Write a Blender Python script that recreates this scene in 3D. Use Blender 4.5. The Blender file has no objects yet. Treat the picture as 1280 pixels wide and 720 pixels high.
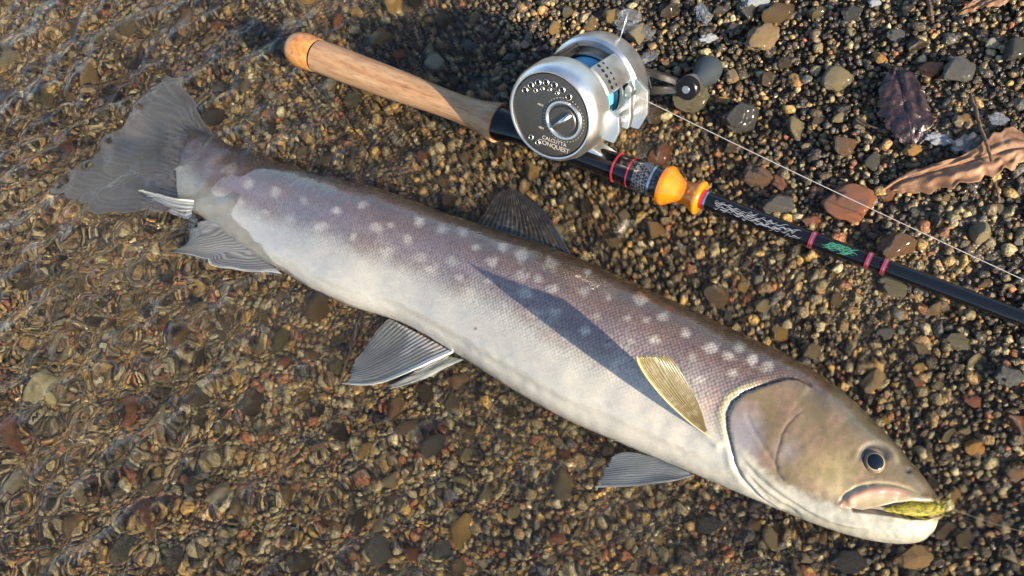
import bpy, bmesh, math, random
import numpy as np
from mathutils import Vector, Matrix, noise as mnoise

random.seed(7)
RNG = np.random.default_rng(11)
PI = math.pi
SC = bpy.context.scene
COL = SC.collection

# ------------------------------------------------------------------ camera
CAM_D, CAM_T, CAM_A = 0.50, math.radians(27), math.radians(-52)   # distance, lean from the vertical, side it leans to
FRAME_W = 0.576
cam_d = bpy.data.cameras.new('camera')
cam_d.angle = 2 * math.atan(FRAME_W / 2 / CAM_D)
cam_d.clip_start, cam_d.clip_end = 0.01, 200
cam = bpy.data.objects.new('camera', cam_d)
CAM_B = Vector((math.sin(CAM_T) * math.cos(CAM_A), math.sin(CAM_T) * math.sin(CAM_A), math.cos(CAM_T)))
CAM_P = CAM_B * CAM_D
CAM_Q = Vector((0, 0, 1)).rotation_difference(CAM_B)
cam.location = CAM_P
cam.rotation_mode = 'QUATERNION'
cam.rotation_quaternion = CAM_Q
COL.objects.link(cam)
SC.camera = cam

# ------------------------------------------------------------------ sky, sun, exposure
SUN_EL = math.radians(23)
SUN_TRAVEL = math.radians(144)            # direction the light travels over the ground (from +x, counter-clockwise)
sx, sy = -math.cos(SUN_TRAVEL), -math.sin(SUN_TRAVEL)   # towards the sun
world = bpy.data.worlds.new('World')
SC.world = world
world.use_nodes = True
wn = world.node_tree.nodes
sky = wn.new('ShaderNodeTexSky')
sky.sky_type = 'NISHITA'
sky.sun_disc = False
sky.dust_density = 1.0
sky.ozone_density = 2.2
sky.sun_elevation = SUN_EL
sky.sun_rotation = math.atan2(sx, sy)
bg = wn['Background']
bg.inputs['Strength'].default_value = 0.12
world.node_tree.links.new(sky.outputs[0], bg.inputs[0])
sun_d = bpy.data.lights.new('sun', 'SUN')
sun_d.energy = 5.0
sun_d.angle = math.radians(0.55)
sun_d.color = (1.0, 0.87, 0.67)
sun = bpy.data.objects.new('sun', sun_d)
sdir = Vector((sx * math.cos(SUN_EL), sy * math.cos(SUN_EL), math.sin(SUN_EL)))
sun.rotation_euler = sdir.to_track_quat('Z', 'Y').to_euler()
COL.objects.link(sun)
SC.cycles.blur_glossy = 0.33
SC.cycles.caustics_reflective = False
SC.view_settings.view_transform = 'Standard'
SC.view_settings.look = 'None'
SC.view_settings.exposure = 1.15
SC.view_settings.gamma = 1.0
SC.cycles.use_denoising = True
SC.cycles.max_bounces = 10
SC.cycles.transparent_max_bounces = 12
SC.cycles.sample_clamp_indirect = 40.0

# ------------------------------------------------------------------ helpers
_F = CAM_D / FRAME_W * 1280              # focal length in photo pixels
_R = np.array(CAM_Q.to_matrix()); _C = np.array(CAM_P)

def at_np(px, py, z):
    """the points of height z on the rays through photo pixels (px, py)"""
    px, py, z = np.broadcast_arrays(*[np.asarray(q, float) for q in (px, py, z)])
    d = np.stack([(px - 640) / _F, (360 - py) / _F, -np.ones(px.shape)], -1) @ _R.T
    return _C + d * ((z - _C[2]) / d[..., 2])[..., None]

def at(px, py, z=0.0):
    return Vector(at_np(px, py, z))

def px_np(P):
    """photo pixel of world points"""
    d = (np.asarray(P, float) - _C) @ _R
    return 640 - _F * d[..., 0] / d[..., 2], 360 + _F * d[..., 1] / d[..., 2]

def mm_px(P):
    """metres per photo pixel at a point"""
    return float(-((np.array(P) - _C) @ _R)[2] / _F)

def link(name, me, mat=None, parent=None, kind=None, smooth=True, label=None, cat=None, group=None):
    if smooth:
        me.polygons.foreach_set('use_smooth', [True] * len(me.polygons))
    o = bpy.data.objects.new(name, me)
    COL.objects.link(o)
    if mat is not None and not me.materials:
        me.materials.append(mat)
    if parent:
        o.parent = parent
    if kind: o['kind'] = kind
    if label: o['label'] = label
    if cat: o['category'] = cat
    if group: o['group'] = group
    o.is_shadow_catcher = False
    o.cycles.is_caustics_receiver = True
    return o

def empty(name, loc, label, cat, group=None):
    o = bpy.data.objects.new(name, None)
    o.empty_display_size = 0.01
    COL.objects.link(o)
    o.location = loc
    o['label'] = label
    o['category'] = cat
    if group: o['group'] = group
    return o

def mesh(name, V, F):
    me = bpy.data.meshes.new(name)
    me.from_pydata([tuple(map(float, v)) for v in V], [], [tuple(map(int, f)) for f in F])
    me.update()
    return me

def fast_mesh(name, V, F):
    """V (n,3), F (m,k) numpy"""
    me = bpy.data.meshes.new(name)
    V = np.asarray(V, np.float32); F = np.asarray(F, np.int32)
    m, k = F.shape
    me.vertices.add(len(V)); me.vertices.foreach_set('co', V.ravel())
    me.loops.add(m * k); me.loops.foreach_set('vertex_index', F.ravel())
    me.polygons.add(m)
    me.polygons.foreach_set('loop_start', np.arange(0, m * k, k, dtype=np.int32))
    me.update(calc_edges=True)
    return me

def set_attr(me, name, data, typ='FLOAT'):
    a = me.attributes.new(name, typ, 'POINT')
    if typ == 'FLOAT':
        a.data.foreach_set('value', np.asarray(data, np.float32).ravel())
    else:
        d = np.asarray(data, np.float32)
        if d.shape[1] == 3:
            d = np.concatenate([d, np.ones((len(d), 1), np.float32)], 1)
        a.data.foreach_set('color', d.ravel())

def grid_faces(n, m, wrap=False):
    """quads of an n x m vertex grid (m wraps round when asked)"""
    i, j = np.meshgrid(np.arange(n - 1), np.arange(m if wrap else m - 1), indexing='ij')
    j2 = (j + 1) % m
    return np.stack([i * m + j, i * m + j2, (i + 1) * m + j2, (i + 1) * m + j], -1).reshape(-1, 4)

def smoothstep(a, b, x):
    t = np.clip((x - a) / (b - a), 0, 1)
    return t * t * (3 - 2 * t)

def vnoise(x, y, seed=0):
    """value noise, numpy"""
    xi, yi = np.floor(x).astype(np.int64), np.floor(y).astype(np.int64)
    fx, fy = x - xi, y - yi
    fx, fy = fx * fx * (3 - 2 * fx), fy * fy * (3 - 2 * fy)
    def h(a, b):
        n = (a * 374761393 + b * 668265263 + seed * 974634521) & 0xffffffff
        n = ((n ^ (n >> 13)) * 1274126177) & 0xffffffff
        return ((n ^ (n >> 16)) & 0xffffff) / float(0xffffff)
    return ((h(xi, yi) * (1 - fx) + h(xi + 1, yi) * fx) * (1 - fy)
            + (h(xi, yi + 1) * (1 - fx) + h(xi + 1, yi + 1) * fx) * fy) * 2 - 1

def fbm(x, y, o=4, seed=0):
    s, a = 0, 1
    for k in range(o):
        s = s + a * vnoise(x * 2 ** k, y * 2 ** k, seed + k); a *= 0.5
    return s

# ------------------------------------------------------------------ material helpers
class NT:
    def __init__(self, name):
        self.m = bpy.data.materials.new(name)
        self.m.use_nodes = True
        self.n, self.l = self.m.node_tree.nodes, self.m.node_tree.links
        self.p = self.n['Principled BSDF']
        self.out = self.n['Material Output']
    def new(self, t, **kw):
        x = self.n.new(t)
        for k, v in kw.items():
            if k in x.inputs.keys():
                x.inputs[k].default_value = v
            else:
                setattr(x, k, v)
        return x
    def link(self, a, b): self.l.new(a, b)
    def attr(self, name, out='Fac'):
        return self.new('ShaderNodeAttribute', attribute_name=name).outputs[out]
    def coord(self, k='Object'): return self.new('ShaderNodeTexCoord').outputs[k]
    def noise(self, scale, detail=4, rough=0.55, vec=None, out='Fac'):
        x = self.new('ShaderNodeTexNoise'); x.inputs['Scale'].default_value = scale
        x.inputs['Detail'].default_value = detail; x.inputs['Roughness'].default_value = rough
        self.link(vec if vec is not None else self.coord(), x.inputs['Vector'])
        return x.outputs[out]
    def vor(self, scale, vec=None, feature='F1', out='Distance'):
        x = self.new('ShaderNodeTexVoronoi', feature=feature); x.inputs['Scale'].default_value = scale
        self.link(vec if vec is not None else self.coord(), x.inputs['Vector'])
        return x.outputs[out]
    def ramp(self, fac, stops, interp='LINEAR'):
        r = self.new('ShaderNodeValToRGB'); r.color_ramp.interpolation = interp
        e = r.color_ramp.elements
        while len(e) < len(stops): e.new(0.5)
        for el, (p, c) in zip(e, stops):
            el.position = p
            el.color = (c[0], c[1], c[2], 1) if not isinstance(c, (int, float)) else (c, c, c, 1)
        self.link(fac, r.inputs[0])
        return r.outputs[0]
    def mix(self, fac, a, b, blend='MIX'):
        x = self.new('ShaderNodeMix', data_type='RGBA', blend_type=blend)
        for s, v in ((x.inputs[0], fac), (x.inputs[6], a), (x.inputs[7], b)):
            if isinstance(v, (int, float)): s.default_value = v
            elif isinstance(v, tuple): s.default_value = (*v, 1)
            else: self.link(v, s)
        return x.outputs[2]
    def math(self, op, a, b=0.0):
        x = self.new('ShaderNodeMath', operation=op)
        for s, v in ((x.inputs[0], a), (x.inputs[1], b)):
            if isinstance(v, (int, float)): s.default_value = v
            else: self.link(v, s)
        return x.outputs[0]
    def bump(self, h, strength=0.3, dist=0.001, normal=None):
        b = self.new('ShaderNodeBump'); b.inputs['Strength'].default_value = strength
        b.inputs['Distance'].default_value = dist
        self.link(h, b.inputs['Height'])
        if normal is not None: self.link(normal, b.inputs['Normal'])
        return b.outputs[0]
    def set(self, **kw):
        for k, v in kw.items():
            s = self.p.inputs[k.replace('_', ' ')]
            if isinstance(v, tuple): s.default_value = (*v, 1) if len(v) == 3 and s.type == 'RGBA' else v
            elif isinstance(v, (int, float)): s.default_value = v
            else: self.link(v, s)
        return self.m

def simple(name, col, rough=0.5, metal=0.0, **kw):
    t = NT(name)
    return t.set(Base_Color=col, Roughness=rough, Metallic=metal, **kw)
# ------------------------------------------------------------------ setting: river bed, gravel, water
_s0, _s1 = at(745, 0), at(1290, 335)                      # the waterline
_sd = (_s1 - _s0).normalized(); _sn = Vector((-_sd.y, _sd.x, 0))
def shore(x, y):
    return _sn.x * (x - _s0.x) + _sn.y * (y - _s0.y)

def bed_z(x, y):
    x, y = np.asarray(x, float), np.asarray(y, float)
    d = shore(x, y)
    z = 0.085 * d + 0.075 * np.maximum(d, 0)
    z = np.where(d < -0.6, -0.045 + 0.02 * (d + 0.6), z)
    z = np.clip(z, -0.09, 0.05)
    return z + 0.0022 * fbm(x * 14 + 3, y * 14, 3, 5) + 0.0008 * vnoise(x * 90, y * 90, 9)

# colours of the stones: one random number per stone picks one
STONE = [(0.00, (.030, .022, .013)), (.10, (.078, .054, .028)), (.20, (.140, .100, .052)), (.30, (.205, .155, .072)),
         (.39, (.190, .118, .048)), (.47, (.340, .205, .078)), (.56, (.115, .105, .085)), (.64, (.270, .205, .110)),
         (.72, (.330, .120, .045)), (.755, (.220, .085, .038)), (.785, (.450, .270, .080)), (.86, (.400, .310, .155)), (.96, (.520, .420, .230))]

def wet_film(t):
    """a film of water on what stands above the waterline"""
    sx_ = t.new('ShaderNodeSeparateXYZ'); t.link(t.new('ShaderNodeNewGeometry').outputs['Position'], sx_.inputs[0])
    t.set(Coat_Weight=t.math('MULTIPLY', t.math('GREATER_THAN', sx_.outputs[2], .0004), .3), Coat_Roughness=.08)

def stone_material(name, by_object=False):
    t = NT(name)
    r = t.new('ShaderNodeObjectInfo').outputs['Random'] if by_object else t.attr('rnd')
    c = t.ramp(r, STONE, 'CONSTANT')
    co = t.coord('Object')
    n1 = t.noise(420, 5, .65, co)
    n2 = t.noise(110, 3, .6, co)
    c = t.mix(1.0, c, t.ramp(n1, [(.25, .25), (.5, .95), (.78, 1.9)]), 'MULTIPLY')
    c = t.mix(t.ramp(n2, [(.42, 0.0), (.72, .45)]), c, (.10, .075, .035))
    h = t.math('ADD', n1, t.math('MULTIPLY', n2, 1.2))
    t.set(Base_Color=c, Roughness=t.ramp(n1, [(.3, .14), (.7, .42)]), Normal=t.bump(h, 1.0, .0020))
    wet_film(t)
    return t.m

M_STONE = stone_material('wet_stone')
M_PART = stone_material('wet_stone_piece', True)

def ico(sub):
    bm = bmesh.new()
    bmesh.ops.create_icosphere(bm, subdivisions=sub, radius=1)
    V = np.array([v.co[:] for v in bm.verts]); F = np.array([[v.index for v in f.verts] for f in bm.faces])
    bm.free()
    return V, F

ICO = {s: ico(s) for s in (1, 2, 3, 4)}

def rock_shape(sub, seed, flat=0.7, lump=0.22, facets=8, cut=.95):
    """unit pebble: an icosphere with lumps and a few planed-off sides"""
    V, F = ICO[sub]
    r = np.random.default_rng(seed)
    V = V.copy()
    d = V.copy()
    k = r.normal(size=(3, 3)) * 1.3
    ph = r.uniform(0, 6.28, 3)
    rad = 1 + lump * np.mean(np.sin(d @ k.T * 2 + ph), axis=1)
    V = d * rad[:, None]
    for _ in range(facets):
        n = r.normal(size=3); n /= np.linalg.norm(n)
        h = r.uniform(.46, .82)
        over = np.maximum(V @ n - h, 0)
        V -= np.outer(over * cut, n)
    V *= np.array([r.uniform(.9, 1.25), r.uniform(.72, 1.0), flat * r.uniform(.8, 1.2)])
    return V, F

def rot_rand(n, rng, tilt=0.5):
    """n rotation matrices: any heading, moderate tilt"""
    a = rng.uniform(0, 2 * PI, n); b = rng.normal(0, tilt, n); c = rng.normal(0, tilt, n)
    ca, sa, cb, sb, cc, sc = np.cos(a), np.sin(a), np.cos(b), np.sin(b), np.cos(c), np.sin(c)
    Z = np.zeros((n, 3, 3)); X = Z.copy(); Y = Z.copy()
    Z[:, 0, 0] = ca; Z[:, 0, 1] = -sa; Z[:, 1, 0] = sa; Z[:, 1, 1] = ca; Z[:, 2, 2] = 1
    X[:, 0, 0] = 1; X[:, 1, 1] = cb; X[:, 1, 2] = -sb; X[:, 2, 1] = sb; X[:, 2, 2] = cb
    Y[:, 1, 1] = 1; Y[:, 0, 0] = cc; Y[:, 0, 2] = sc; Y[:, 2, 0] = -sc; Y[:, 2, 2] = cc
    return Z @ X @ Y

def scatter_mesh(name, P, R, variants, rng, rnd, tilt):
    n = len(P)
    rot = rot_rand(n, rng, tilt)
    Vs, Fs, A = [], [], []
    off = 0
    pick = rng.integers(0, len(variants), n)
    for k, (V, F) in enumerate(variants):
        ix = np.where(pick == k)[0]
        if not len(ix): continue
        W = np.einsum('nij,vj->nvi', rot[ix], V) * R[ix][:, None, None] + P[ix][:, None, :]
        Vs.append(W.reshape(-1, 3))
        Fs.append((F[None] + (np.arange(len(ix)) * len(V))[:, None, None] + off).reshape(-1, 3))
        A.append(np.repeat(rnd[ix], len(V)))
        off += len(ix) * len(V)
    me = fast_mesh(name, np.concatenate(Vs), np.concatenate(Fs))
    set_attr(me, 'rnd', np.concatenate(A))
    return me

def jitter(x0, x1, y0, y1, step, rng):
    gx, gy = np.meshgrid(np.arange(x0, x1, step), np.arange(y0, y1, step * .9))
    gx = gx + (np.arange(gx.shape[0]) % 2)[:, None] * step / 2
    return (gx + rng.uniform(-.5, .5, gx.shape) * step).ravel(), (gy + rng.uniform(-.5, .5, gx.shape) * step).ravel()

def in_frame(x, y, m=0):
    px, py = px_np(np.stack([x, y, bed_z(x, y)], -1))
    return (px > -m) & (px < 1280 + m) & (py > -m) & (py < 720 + m)

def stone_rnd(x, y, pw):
    """the wet shore is a darker, muddier mix than the bed; the mix drifts from patch to patch"""
    k = pw - .5 * smoothstep(-.12, -.34, shore(x, y)) + .75 * smoothstep(-.26, -.10, shore(x, y)) + 1.5 * smoothstep(-.05, .03, shore(x, y)) + .6 * fbm(x * 11, y * 11, 3, 63)  # paler stones over the deep left put the missing caustic brightness into colour
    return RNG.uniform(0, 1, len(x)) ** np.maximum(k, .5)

# the sheet under the stones
n = 241
gx, gy = np.meshgrid(np.linspace(-1.5, 1.5, n), np.linspace(-1.5, 1.5, n), indexing='ij')
bedm = fast_mesh('riverbed', np.stack([gx, gy, bed_z(gx, gy) - .0002 + .0022 * fbm(gx * 13 + 5, gy * 13, 3, 14)], -1).reshape(-1, 3), grid_faces(n, n)[:, ::-1] * 1)
t = NT('gravel_bed')
co = t.coord()
v = t.vor(620, co, 'F1', 'Color')
c = t.ramp(v, STONE, 'CONSTANT')
dd = t.vor(620, co, 'F1', 'Distance')
c = t.mix(1.0, c, t.ramp(t.noise(60, 4, .6, co), [(.3, .25), (.7, .6)]), 'MULTIPLY')
t.set(Base_Color=c, Roughness=.45, Normal=t.bump(t.math('SUBTRACT', 1.0, dd), .9, .0014))
if bedm.polygons[0].normal.z < 0: bedm.flip_normals()
riverbed = link('riverbed', bedm, t.m, kind='structure')

# fine grit between the stones
x, y = jitter(-.60, .46, -.34, .50, .0033, RNG)
k = in_frame(x, y, 70); x, y = x[k], y[k]
R = RNG.uniform(.0010, .0023, len(x))
P = np.stack([x, y, bed_z(x, y) + R * .25 + RNG.uniform(0, .0012, len(x))], -1)
variants = [rock_shape(1, 100 + q, .8, .1, 3) for q in range(14)]
V0, F0 = ICO[1]
# grit: plain 20-face grains
bm = bmesh.new(); bmesh.ops.create_icosphere(bm, subdivisions=1, radius=1); bm.free()
PHI = (1 + 5 ** .5) / 2
v20 = np.array([(-1, PHI, 0), (1, PHI, 0), (-1, -PHI, 0), (1, -PHI, 0), (0, -1, PHI), (0, 1, PHI), (0, -1, -PHI), (0, 1, -PHI),
                (PHI, 0, -1), (PHI, 0, 1), (-PHI, 0, -1), (-PHI, 0, 1)]) / 1.9
f20 = np.array([(0, 11, 5), (0, 5, 1), (0, 1, 7), (0, 7, 10), (0, 10, 11), (1, 5, 9), (5, 11, 4), (11, 10, 2), (10, 7, 6), (7, 1, 8),
                (3, 9, 4), (3, 4, 2), (3, 2, 6), (3, 6, 8), (3, 8, 9), (4, 9, 5), (2, 4, 11), (6, 2, 10), (8, 6, 7), (9, 8, 1)])
grains = []
for q in range(16):
    r = np.random.default_rng(q + 40)
    grains.append((v20 * r.uniform(.75, 1.25, (12, 1)) * np.array([r.uniform(.9, 1.3), 1, r.uniform(.6, .9)]), f20))
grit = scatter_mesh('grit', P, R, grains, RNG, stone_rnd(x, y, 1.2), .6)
link('grit', grit, M_STONE, riverbed, kind='stuff', smooth=False)

# the bed beyond the frame, coarser
x, y = jitter(-.95, .80, -.65, .85, .0105, RNG)
k = ~in_frame(x, y, 64); x, y = x[k], y[k]
R = np.clip(RNG.lognormal(math.log(.0036), .35, len(x)), .0018, .0075)
P = np.stack([x, y, bed_z(x, y) + R * .2], -1)
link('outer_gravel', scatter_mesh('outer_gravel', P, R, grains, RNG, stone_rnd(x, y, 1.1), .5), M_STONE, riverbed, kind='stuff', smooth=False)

# pebbles: the mass of them one object, the largest 300 in view pieces of their own
x, y = jitter(-.60, .46, -.34, .50, .0064, RNG)
k = in_frame(x, y, 70); x, y = x[k], y[k]
R = np.clip(RNG.lognormal(math.log(.0023), .46, len(x)) * np.exp(.30 * fbm(x * 16, y * 16, 2, 88)), .0011, .0043)
P = np.stack([x, y, bed_z(x, y) + R * .35], -1)
variants = [rock_shape(2, 200 + q, .72, .2, 8) for q in range(24)]
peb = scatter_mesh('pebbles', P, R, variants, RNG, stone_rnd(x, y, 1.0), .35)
link('pebble_gravel', peb, M_STONE, riverbed, kind='stuff')
print('pebbles', len(x))
# ------------------------------------------------------------------ single stones
def col_stone(name, base, alt, seed):
    t = NT(name)
    co = t.coord()
    n1 = t.noise(300, 6, .68, co); n2 = t.noise(75, 4, .6, co)
    c = t.mix(t.ramp(n2, [(.35, 0.), (.65, 1.)]), base, alt)
    c = t.mix(1.0, c, t.ramp(n1, [(.28, .40), (.5, 1.0), (.75, 1.5)]), 'MULTIPLY')
    t.set(Base_Color=c, Roughness=t.ramp(n1, [(.3, .2), (.7, .5)]), Normal=t.bump(t.math('ADD', n1, n2), .7, .0016))
    wet_film(t)
    return t.m

C_RED, C_BRN, C_GRY, C_TAN = ((.24, .075, .030), (.17, .060, .030)), ((.15, .075, .030), (.09, .05, .025)), ((.10, .098, .085), (.065, .062, .052)), ((.30, .20, .09), (.20, .13, .06))
C_OCH, C_PAL, C_DRK, C_OLV = ((.42, .22, .05), (.32, .15, .035)), ((.40, .36, .26), (.28, .25, .17)), ((.05, .045, .038), (.032, .03, .026)), ((.12, .10, .045), (.075, .065, .035))
NAMED = [
    (1064, 262, 36, 30, 15, ((.30, .095, .034), (.22, .075, .032)), .55, 'flat brick-red stone beside the fishing line above the rod'),
    (1012, 279, 13, 11, 20, C_RED, .7, 'small round red pebble left of the flat brick-red stone'),
    (974, 231, 12, 9, 30, ((.26, .11, .07), (.2, .09, .05)), .7, 'pinkish pebble just under the fishing line near the orange collar'),
    (972, 259, 20, 16, 0, C_GRY, .7, 'pale grey rounded stone between the orange collar and the red pebble'),
    (945, 223, 21, 15, 35, C_BRN, .7, 'brown split stone right of the orange collar'),
    (1118, 312, 27, 19, -20, C_BRN, .8, 'glossy chestnut-brown stone touching the upper side of the black rod blank'),
    (1115, 360, 20, 14, 30, C_OLV, .6, 'olive stone under the lower side of the black rod blank'),
    (868, 127, 27, 22, -15, C_OLV, .8, 'large olive-brown stone under the reel crank'),
    (902, 127, 12, 6, 5, C_OCH, .7, 'long orange pebble just right of the reel crank'),
    (916, 97, 12, 9, 60, C_TAN, .7, 'tan pebble above the long orange pebble by the crank'),
    (952, 55, 26, 19, -35, C_TAN, .8, 'large sandy stone on the shore right of the crank knob'),
    (925, 155, 24, 19, -20, C_DRK, .85, 'dark wet lump of stone below the long orange pebble'),
    (995, 103, 12, 9, 60, C_OCH, .8, 'bright yellow pebble on the dark shore gravel'),
    (1054, 186, 15, 17, 15, C_BRN, .8, 'reddish-brown upright stone left of the dead wet leaf'),
    (1138, 191, 12, 10, 20, C_OCH, .8, 'amber pebble below the dead wet leaf'),
    (1163, 90, 15, 11, 0, ((.32, .12, .05), (.24, .09, .04)), .8, 'orange-red knobbly stone at the top right shore'),
    (1194, 96, 21, 19, -30, C_GRY, .8, 'grey-green angular stone right of the orange-red knobbly stone'),
    (1240, 53, 10, 9, 0, C_PAL, .8, 'small cream round pebble near the upper right corner'),
    (1118, 47, 12, 9, 20, C_GRY, .8, 'bluish-grey pebble at the top of the shore'),
    (1064, 20, 14, 12, 0, C_DRK, .8, 'dark rounded stone at the top edge of the shore'),
    (1101, 74, 10, 8, 30, C_OCH, .8, 'orange pebble in the middle of the top shore gravel'),
    (545, 82, 14, 13, 0, C_PAL, .7, 'round speckled grey pebble in the water above the grip'),
    (588, 60, 15, 10, 20, C_GRY, .6, 'flat grey stone in the shaded water above the grip'),
    (80, 492, 25, 22, 30, ((.44, .37, .17), (.34, .27, .11)), .45, 'pale yellow flat stone underwater near the left edge'),
    (1217, 562, 13, 12, 0, C_OCH, .8, 'mustard-yellow pebble right of the fish snout'),
    (1257, 473, 18, 16, 0, C_GRY, .75, 'round grey speckled stone near the right edge'),
    (1214, 501, 13, 9, 30, C_RED, .7, 'red pebble left of the round grey speckled stone'),
    (1092, 479, 14, 18, 30, C_TAN, .7, 'orange-brown angular stone above the fish head'),
    (1083, 458, 11, 9, 0, C_TAN, .7, 'tan square pebble touching the orange-brown angular stone'),
    (1140, 697, 24, 16, 0, ((.36, .22, .09), (.26, .15, .06)), .6, 'tan block stone right under the fish jaw'),
    (1060, 705, 22, 17, 10, C_DRK, .6, 'dark brown block stone below the fish jaw'),
    (788, 680, 8, 12, 10, ((.34, .26, .10), (.26, .2, .08)), .8, 'oval pale yellow pebble underwater below the white belly'),
    (862, 660, 6, 9, 0, C_OCH, .8, 'tiny upright orange pebble underwater below the belly'),
    (700, 672, 14, 9, 15, ((.26, .10, .045), (.2, .08, .04)), .7, 'brick-orange stone underwater at the bottom centre'),
    (887, 658, 17, 13, 0, C_DRK, .7, 'dark round stone underwater below the gill cover'),
    (503, 72, 11, 9, 0, C_RED, .6, 'dull red pebble in the water above the wooden grip'),
    (1195, 430, 17, 13, 20, C_OLV, .6, 'mossy olive stone under the right end of the rod'),
    (1106, 418, 12, 10, 0, C_GRY, .7, 'grey pebble in clear water between the fish back and the rod'),
    (1265, 590, 12, 14, 20, ((.24, .13, .06), (.17, .09, .04)), .7, 'brown pebble at the right edge level with the fish eye'),
    (1240, 650, 14, 10, 0, C_BRN, .7, 'brown flat stone near the lower right corner'),
]
def place_rock(o, px, py, rx, ry, ang, flat, sink=.12):
    z = float(bed_z(*at(px, py, 0)[:2]))
    p = at(px, py, z); p.z = float(bed_z(p.x, p.y))
    m = mm_px(p)
    hz = min(rx, ry) * m * flat
    o.location = (p.x, p.y, p.z + hz * (1 - sink) - .0005)
    o.scale = (rx * m, ry * m, hz)
    o.rotation_euler = (0, 0, math.radians(-ang))
for k, (px, py, rx, ry, ang, (c1, c2), flat, lab) in enumerate(NAMED):
    Vr, Fr = rock_shape(4, 930 + k, 1.0, .25, 2 if k in (0, 5) else 5, .7)
    rough = np.array([mnoise.fractal(Vector(v) * 2.2 + Vector((k * 5.1, 3, 1)), .9, 2.1, 5) for v in Vr])
    Vr = Vr * (1 + .16 * rough)[:, None]
    Vr = Vr / np.abs(Vr).max(0)
    me = fast_mesh('stone', Vr, Fr)
    o = link('river_stone', me, col_stone('stone_colour', c1, c2, k), label=lab, cat='stone', group='larger single stones')
    place_rock(o, px, py, rx, ry, ang, flat)

# the 300 largest of the common stones, pieces of the river bed
fish_poly = [(236, 170), (393, 205), (560, 258), (716, 310), (860, 375), (985, 433), (1080, 500), (1180, 630), (1150, 690), (1020, 665), (905, 618), (770, 560), (635, 492), (500, 410), (345, 345), (240, 260)]
tail_poly = [(280, 180), (250, 100), (200, 85), (40, 250), (110, 280), (200, 325), (370, 360)]
def inside_poly(x, y, poly):
    r = False; j = len(poly) - 1
    for i in range(len(poly)):
        xi, yi = poly[i]; xj, yj = poly[j]
        if (yi > y) != (yj > y) and x < (xj - xi) * (y - yi) / (yj - yi) + xi: r = not r
        j = i
    return r
piece_mesh = []
for k in range(14):
    Vr, Fr = rock_shape(3, 500 + k, .8, .4, 8, .8)
    m_ = fast_mesh('stone_piece', Vr, Fr); m_.materials.append(M_PART)
    m_.polygons.foreach_set('use_smooth', [True] * len(m_.polygons))
    piece_mesh.append(m_)
taken = [(n_[0], n_[1], max(n_[2], n_[3])) for n_ in NAMED]
rr_ = random.Random(21)
cnt = 0; tries = 0
while cnt < 300 and tries < 20000:
    tries += 1
    px, py = rr_.uniform(2, 1278), rr_.uniform(2, 718)
    r = 8.6 + 11 * rr_.random() ** 2.2
    if inside_poly(px, py, fish_poly) or inside_poly(px, py, tail_poly) or 730 < px < 880 and 550 < py < 620 or 1085 < px < 1175 and 80 < py < 195 or 625 < px < 800 and 60 < py < 190: continue
    if any(math.hypot(px - a, py - b) < (r + c) * .95 for a, b, c in taken): continue
    taken.append((px, py, r))
    z = float(bed_z(*at(px, py, 0)[:2])); p = at(px, py, z); p.z = float(bed_z(p.x, p.y))
    m = mm_px(p) * r
    o = bpy.data.objects.new('stone', piece_mesh[cnt % 14])
    COL.objects.link(o); o.parent = riverbed
    o.location = (p.x, p.y, p.z + m * rr_.uniform(.15, .4))
    o.scale = (m, m * rr_.uniform(.8, 1), m * rr_.uniform(.7, 1.05))
    o.rotation_euler = (rr_.gauss(0, .25), rr_.gauss(0, .25), rr_.uniform(0, 6.28))
    cnt += 1
# ------------------------------------------------------------------ the char
def poly_dist(px, py, pts):
    """distance in photo pixels to a polyline, signed side (+ left of travel on screen), 0..1 along it"""
    best = np.full(px.shape, 1e9); side = np.zeros(px.shape); along = np.zeros(px.shape)
    n = len(pts) - 1
    for i in range(n):
        (x0, y0), (x1, y1) = pts[i], pts[i + 1]
        dx, dy = x1 - x0, y1 - y0
        q = np.clip(((px - x0) * dx + (py - y0) * dy) / (dx * dx + dy * dy), 0, 1)
        ex, ey = px - (x0 + q * dx), py - (y0 + q * dy)
        d = np.hypot(ex, ey)
        m = d < best
        best = np.where(m, d, best); side = np.where(m, np.sign(dx * ey - dy * ex), side); along = np.where(m, (i + q) / n, along)
    return best, side, along

def curve(pts, n):
    """Catmull-Rom through 2-D / 3-D points, n samples"""
    P = np.array(pts, float)
    P = np.vstack([2 * P[0] - P[1], P, 2 * P[-1] - P[-2]])
    u = np.linspace(0, len(pts) - 1 - 1e-9, n)
    i = u.astype(int); f = (u - i)[:, None]
    a, b, c, d = P[i], P[i + 1], P[i + 2], P[i + 3]
    return .5 * ((2 * b) + (-a + c) * f + (2 * a - 5 * b + 4 * c - d) * f ** 2 + (-a + 3 * b - 3 * c + d) * f ** 3)

# outline pairs: back x, y, belly x, y, half thickness / half depth, height of the middle line (mm)
SECT = [(240, 158, 226, 250, .06, -13), (262, 168, 240, 258, .18, -12.8), (306, 190, 270, 284, .36, -12), (393, 217, 348, 338, .50, -8), (480, 238, 425, 379, .60, -3),
        (560, 268, 502, 404, .66, 1), (647, 296, 575, 446, .70, 4), (716, 321, 635, 484, .72, 5.5), (790, 354, 700, 521, .73, 7),
        (860, 386, 770, 552, .73, 8), (925, 417, 840, 581, .72, 9), (985, 445, 905, 609, .70, 10), (1035, 476, 965, 634, .68, 10.5),
        (1080, 514, 1020, 656, .66, 11), (1120, 556, 1075, 673, .66, 11), (1148, 588, 1120, 680, .68, 11), (1166, 613, 1152, 677, .72, 11),
        (1175, 629, 1168, 664, .8, 11)]
S = np.array(SECT, float)
ns_body, ns_head = 250, 310
K_HEAD = 10.6
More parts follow.
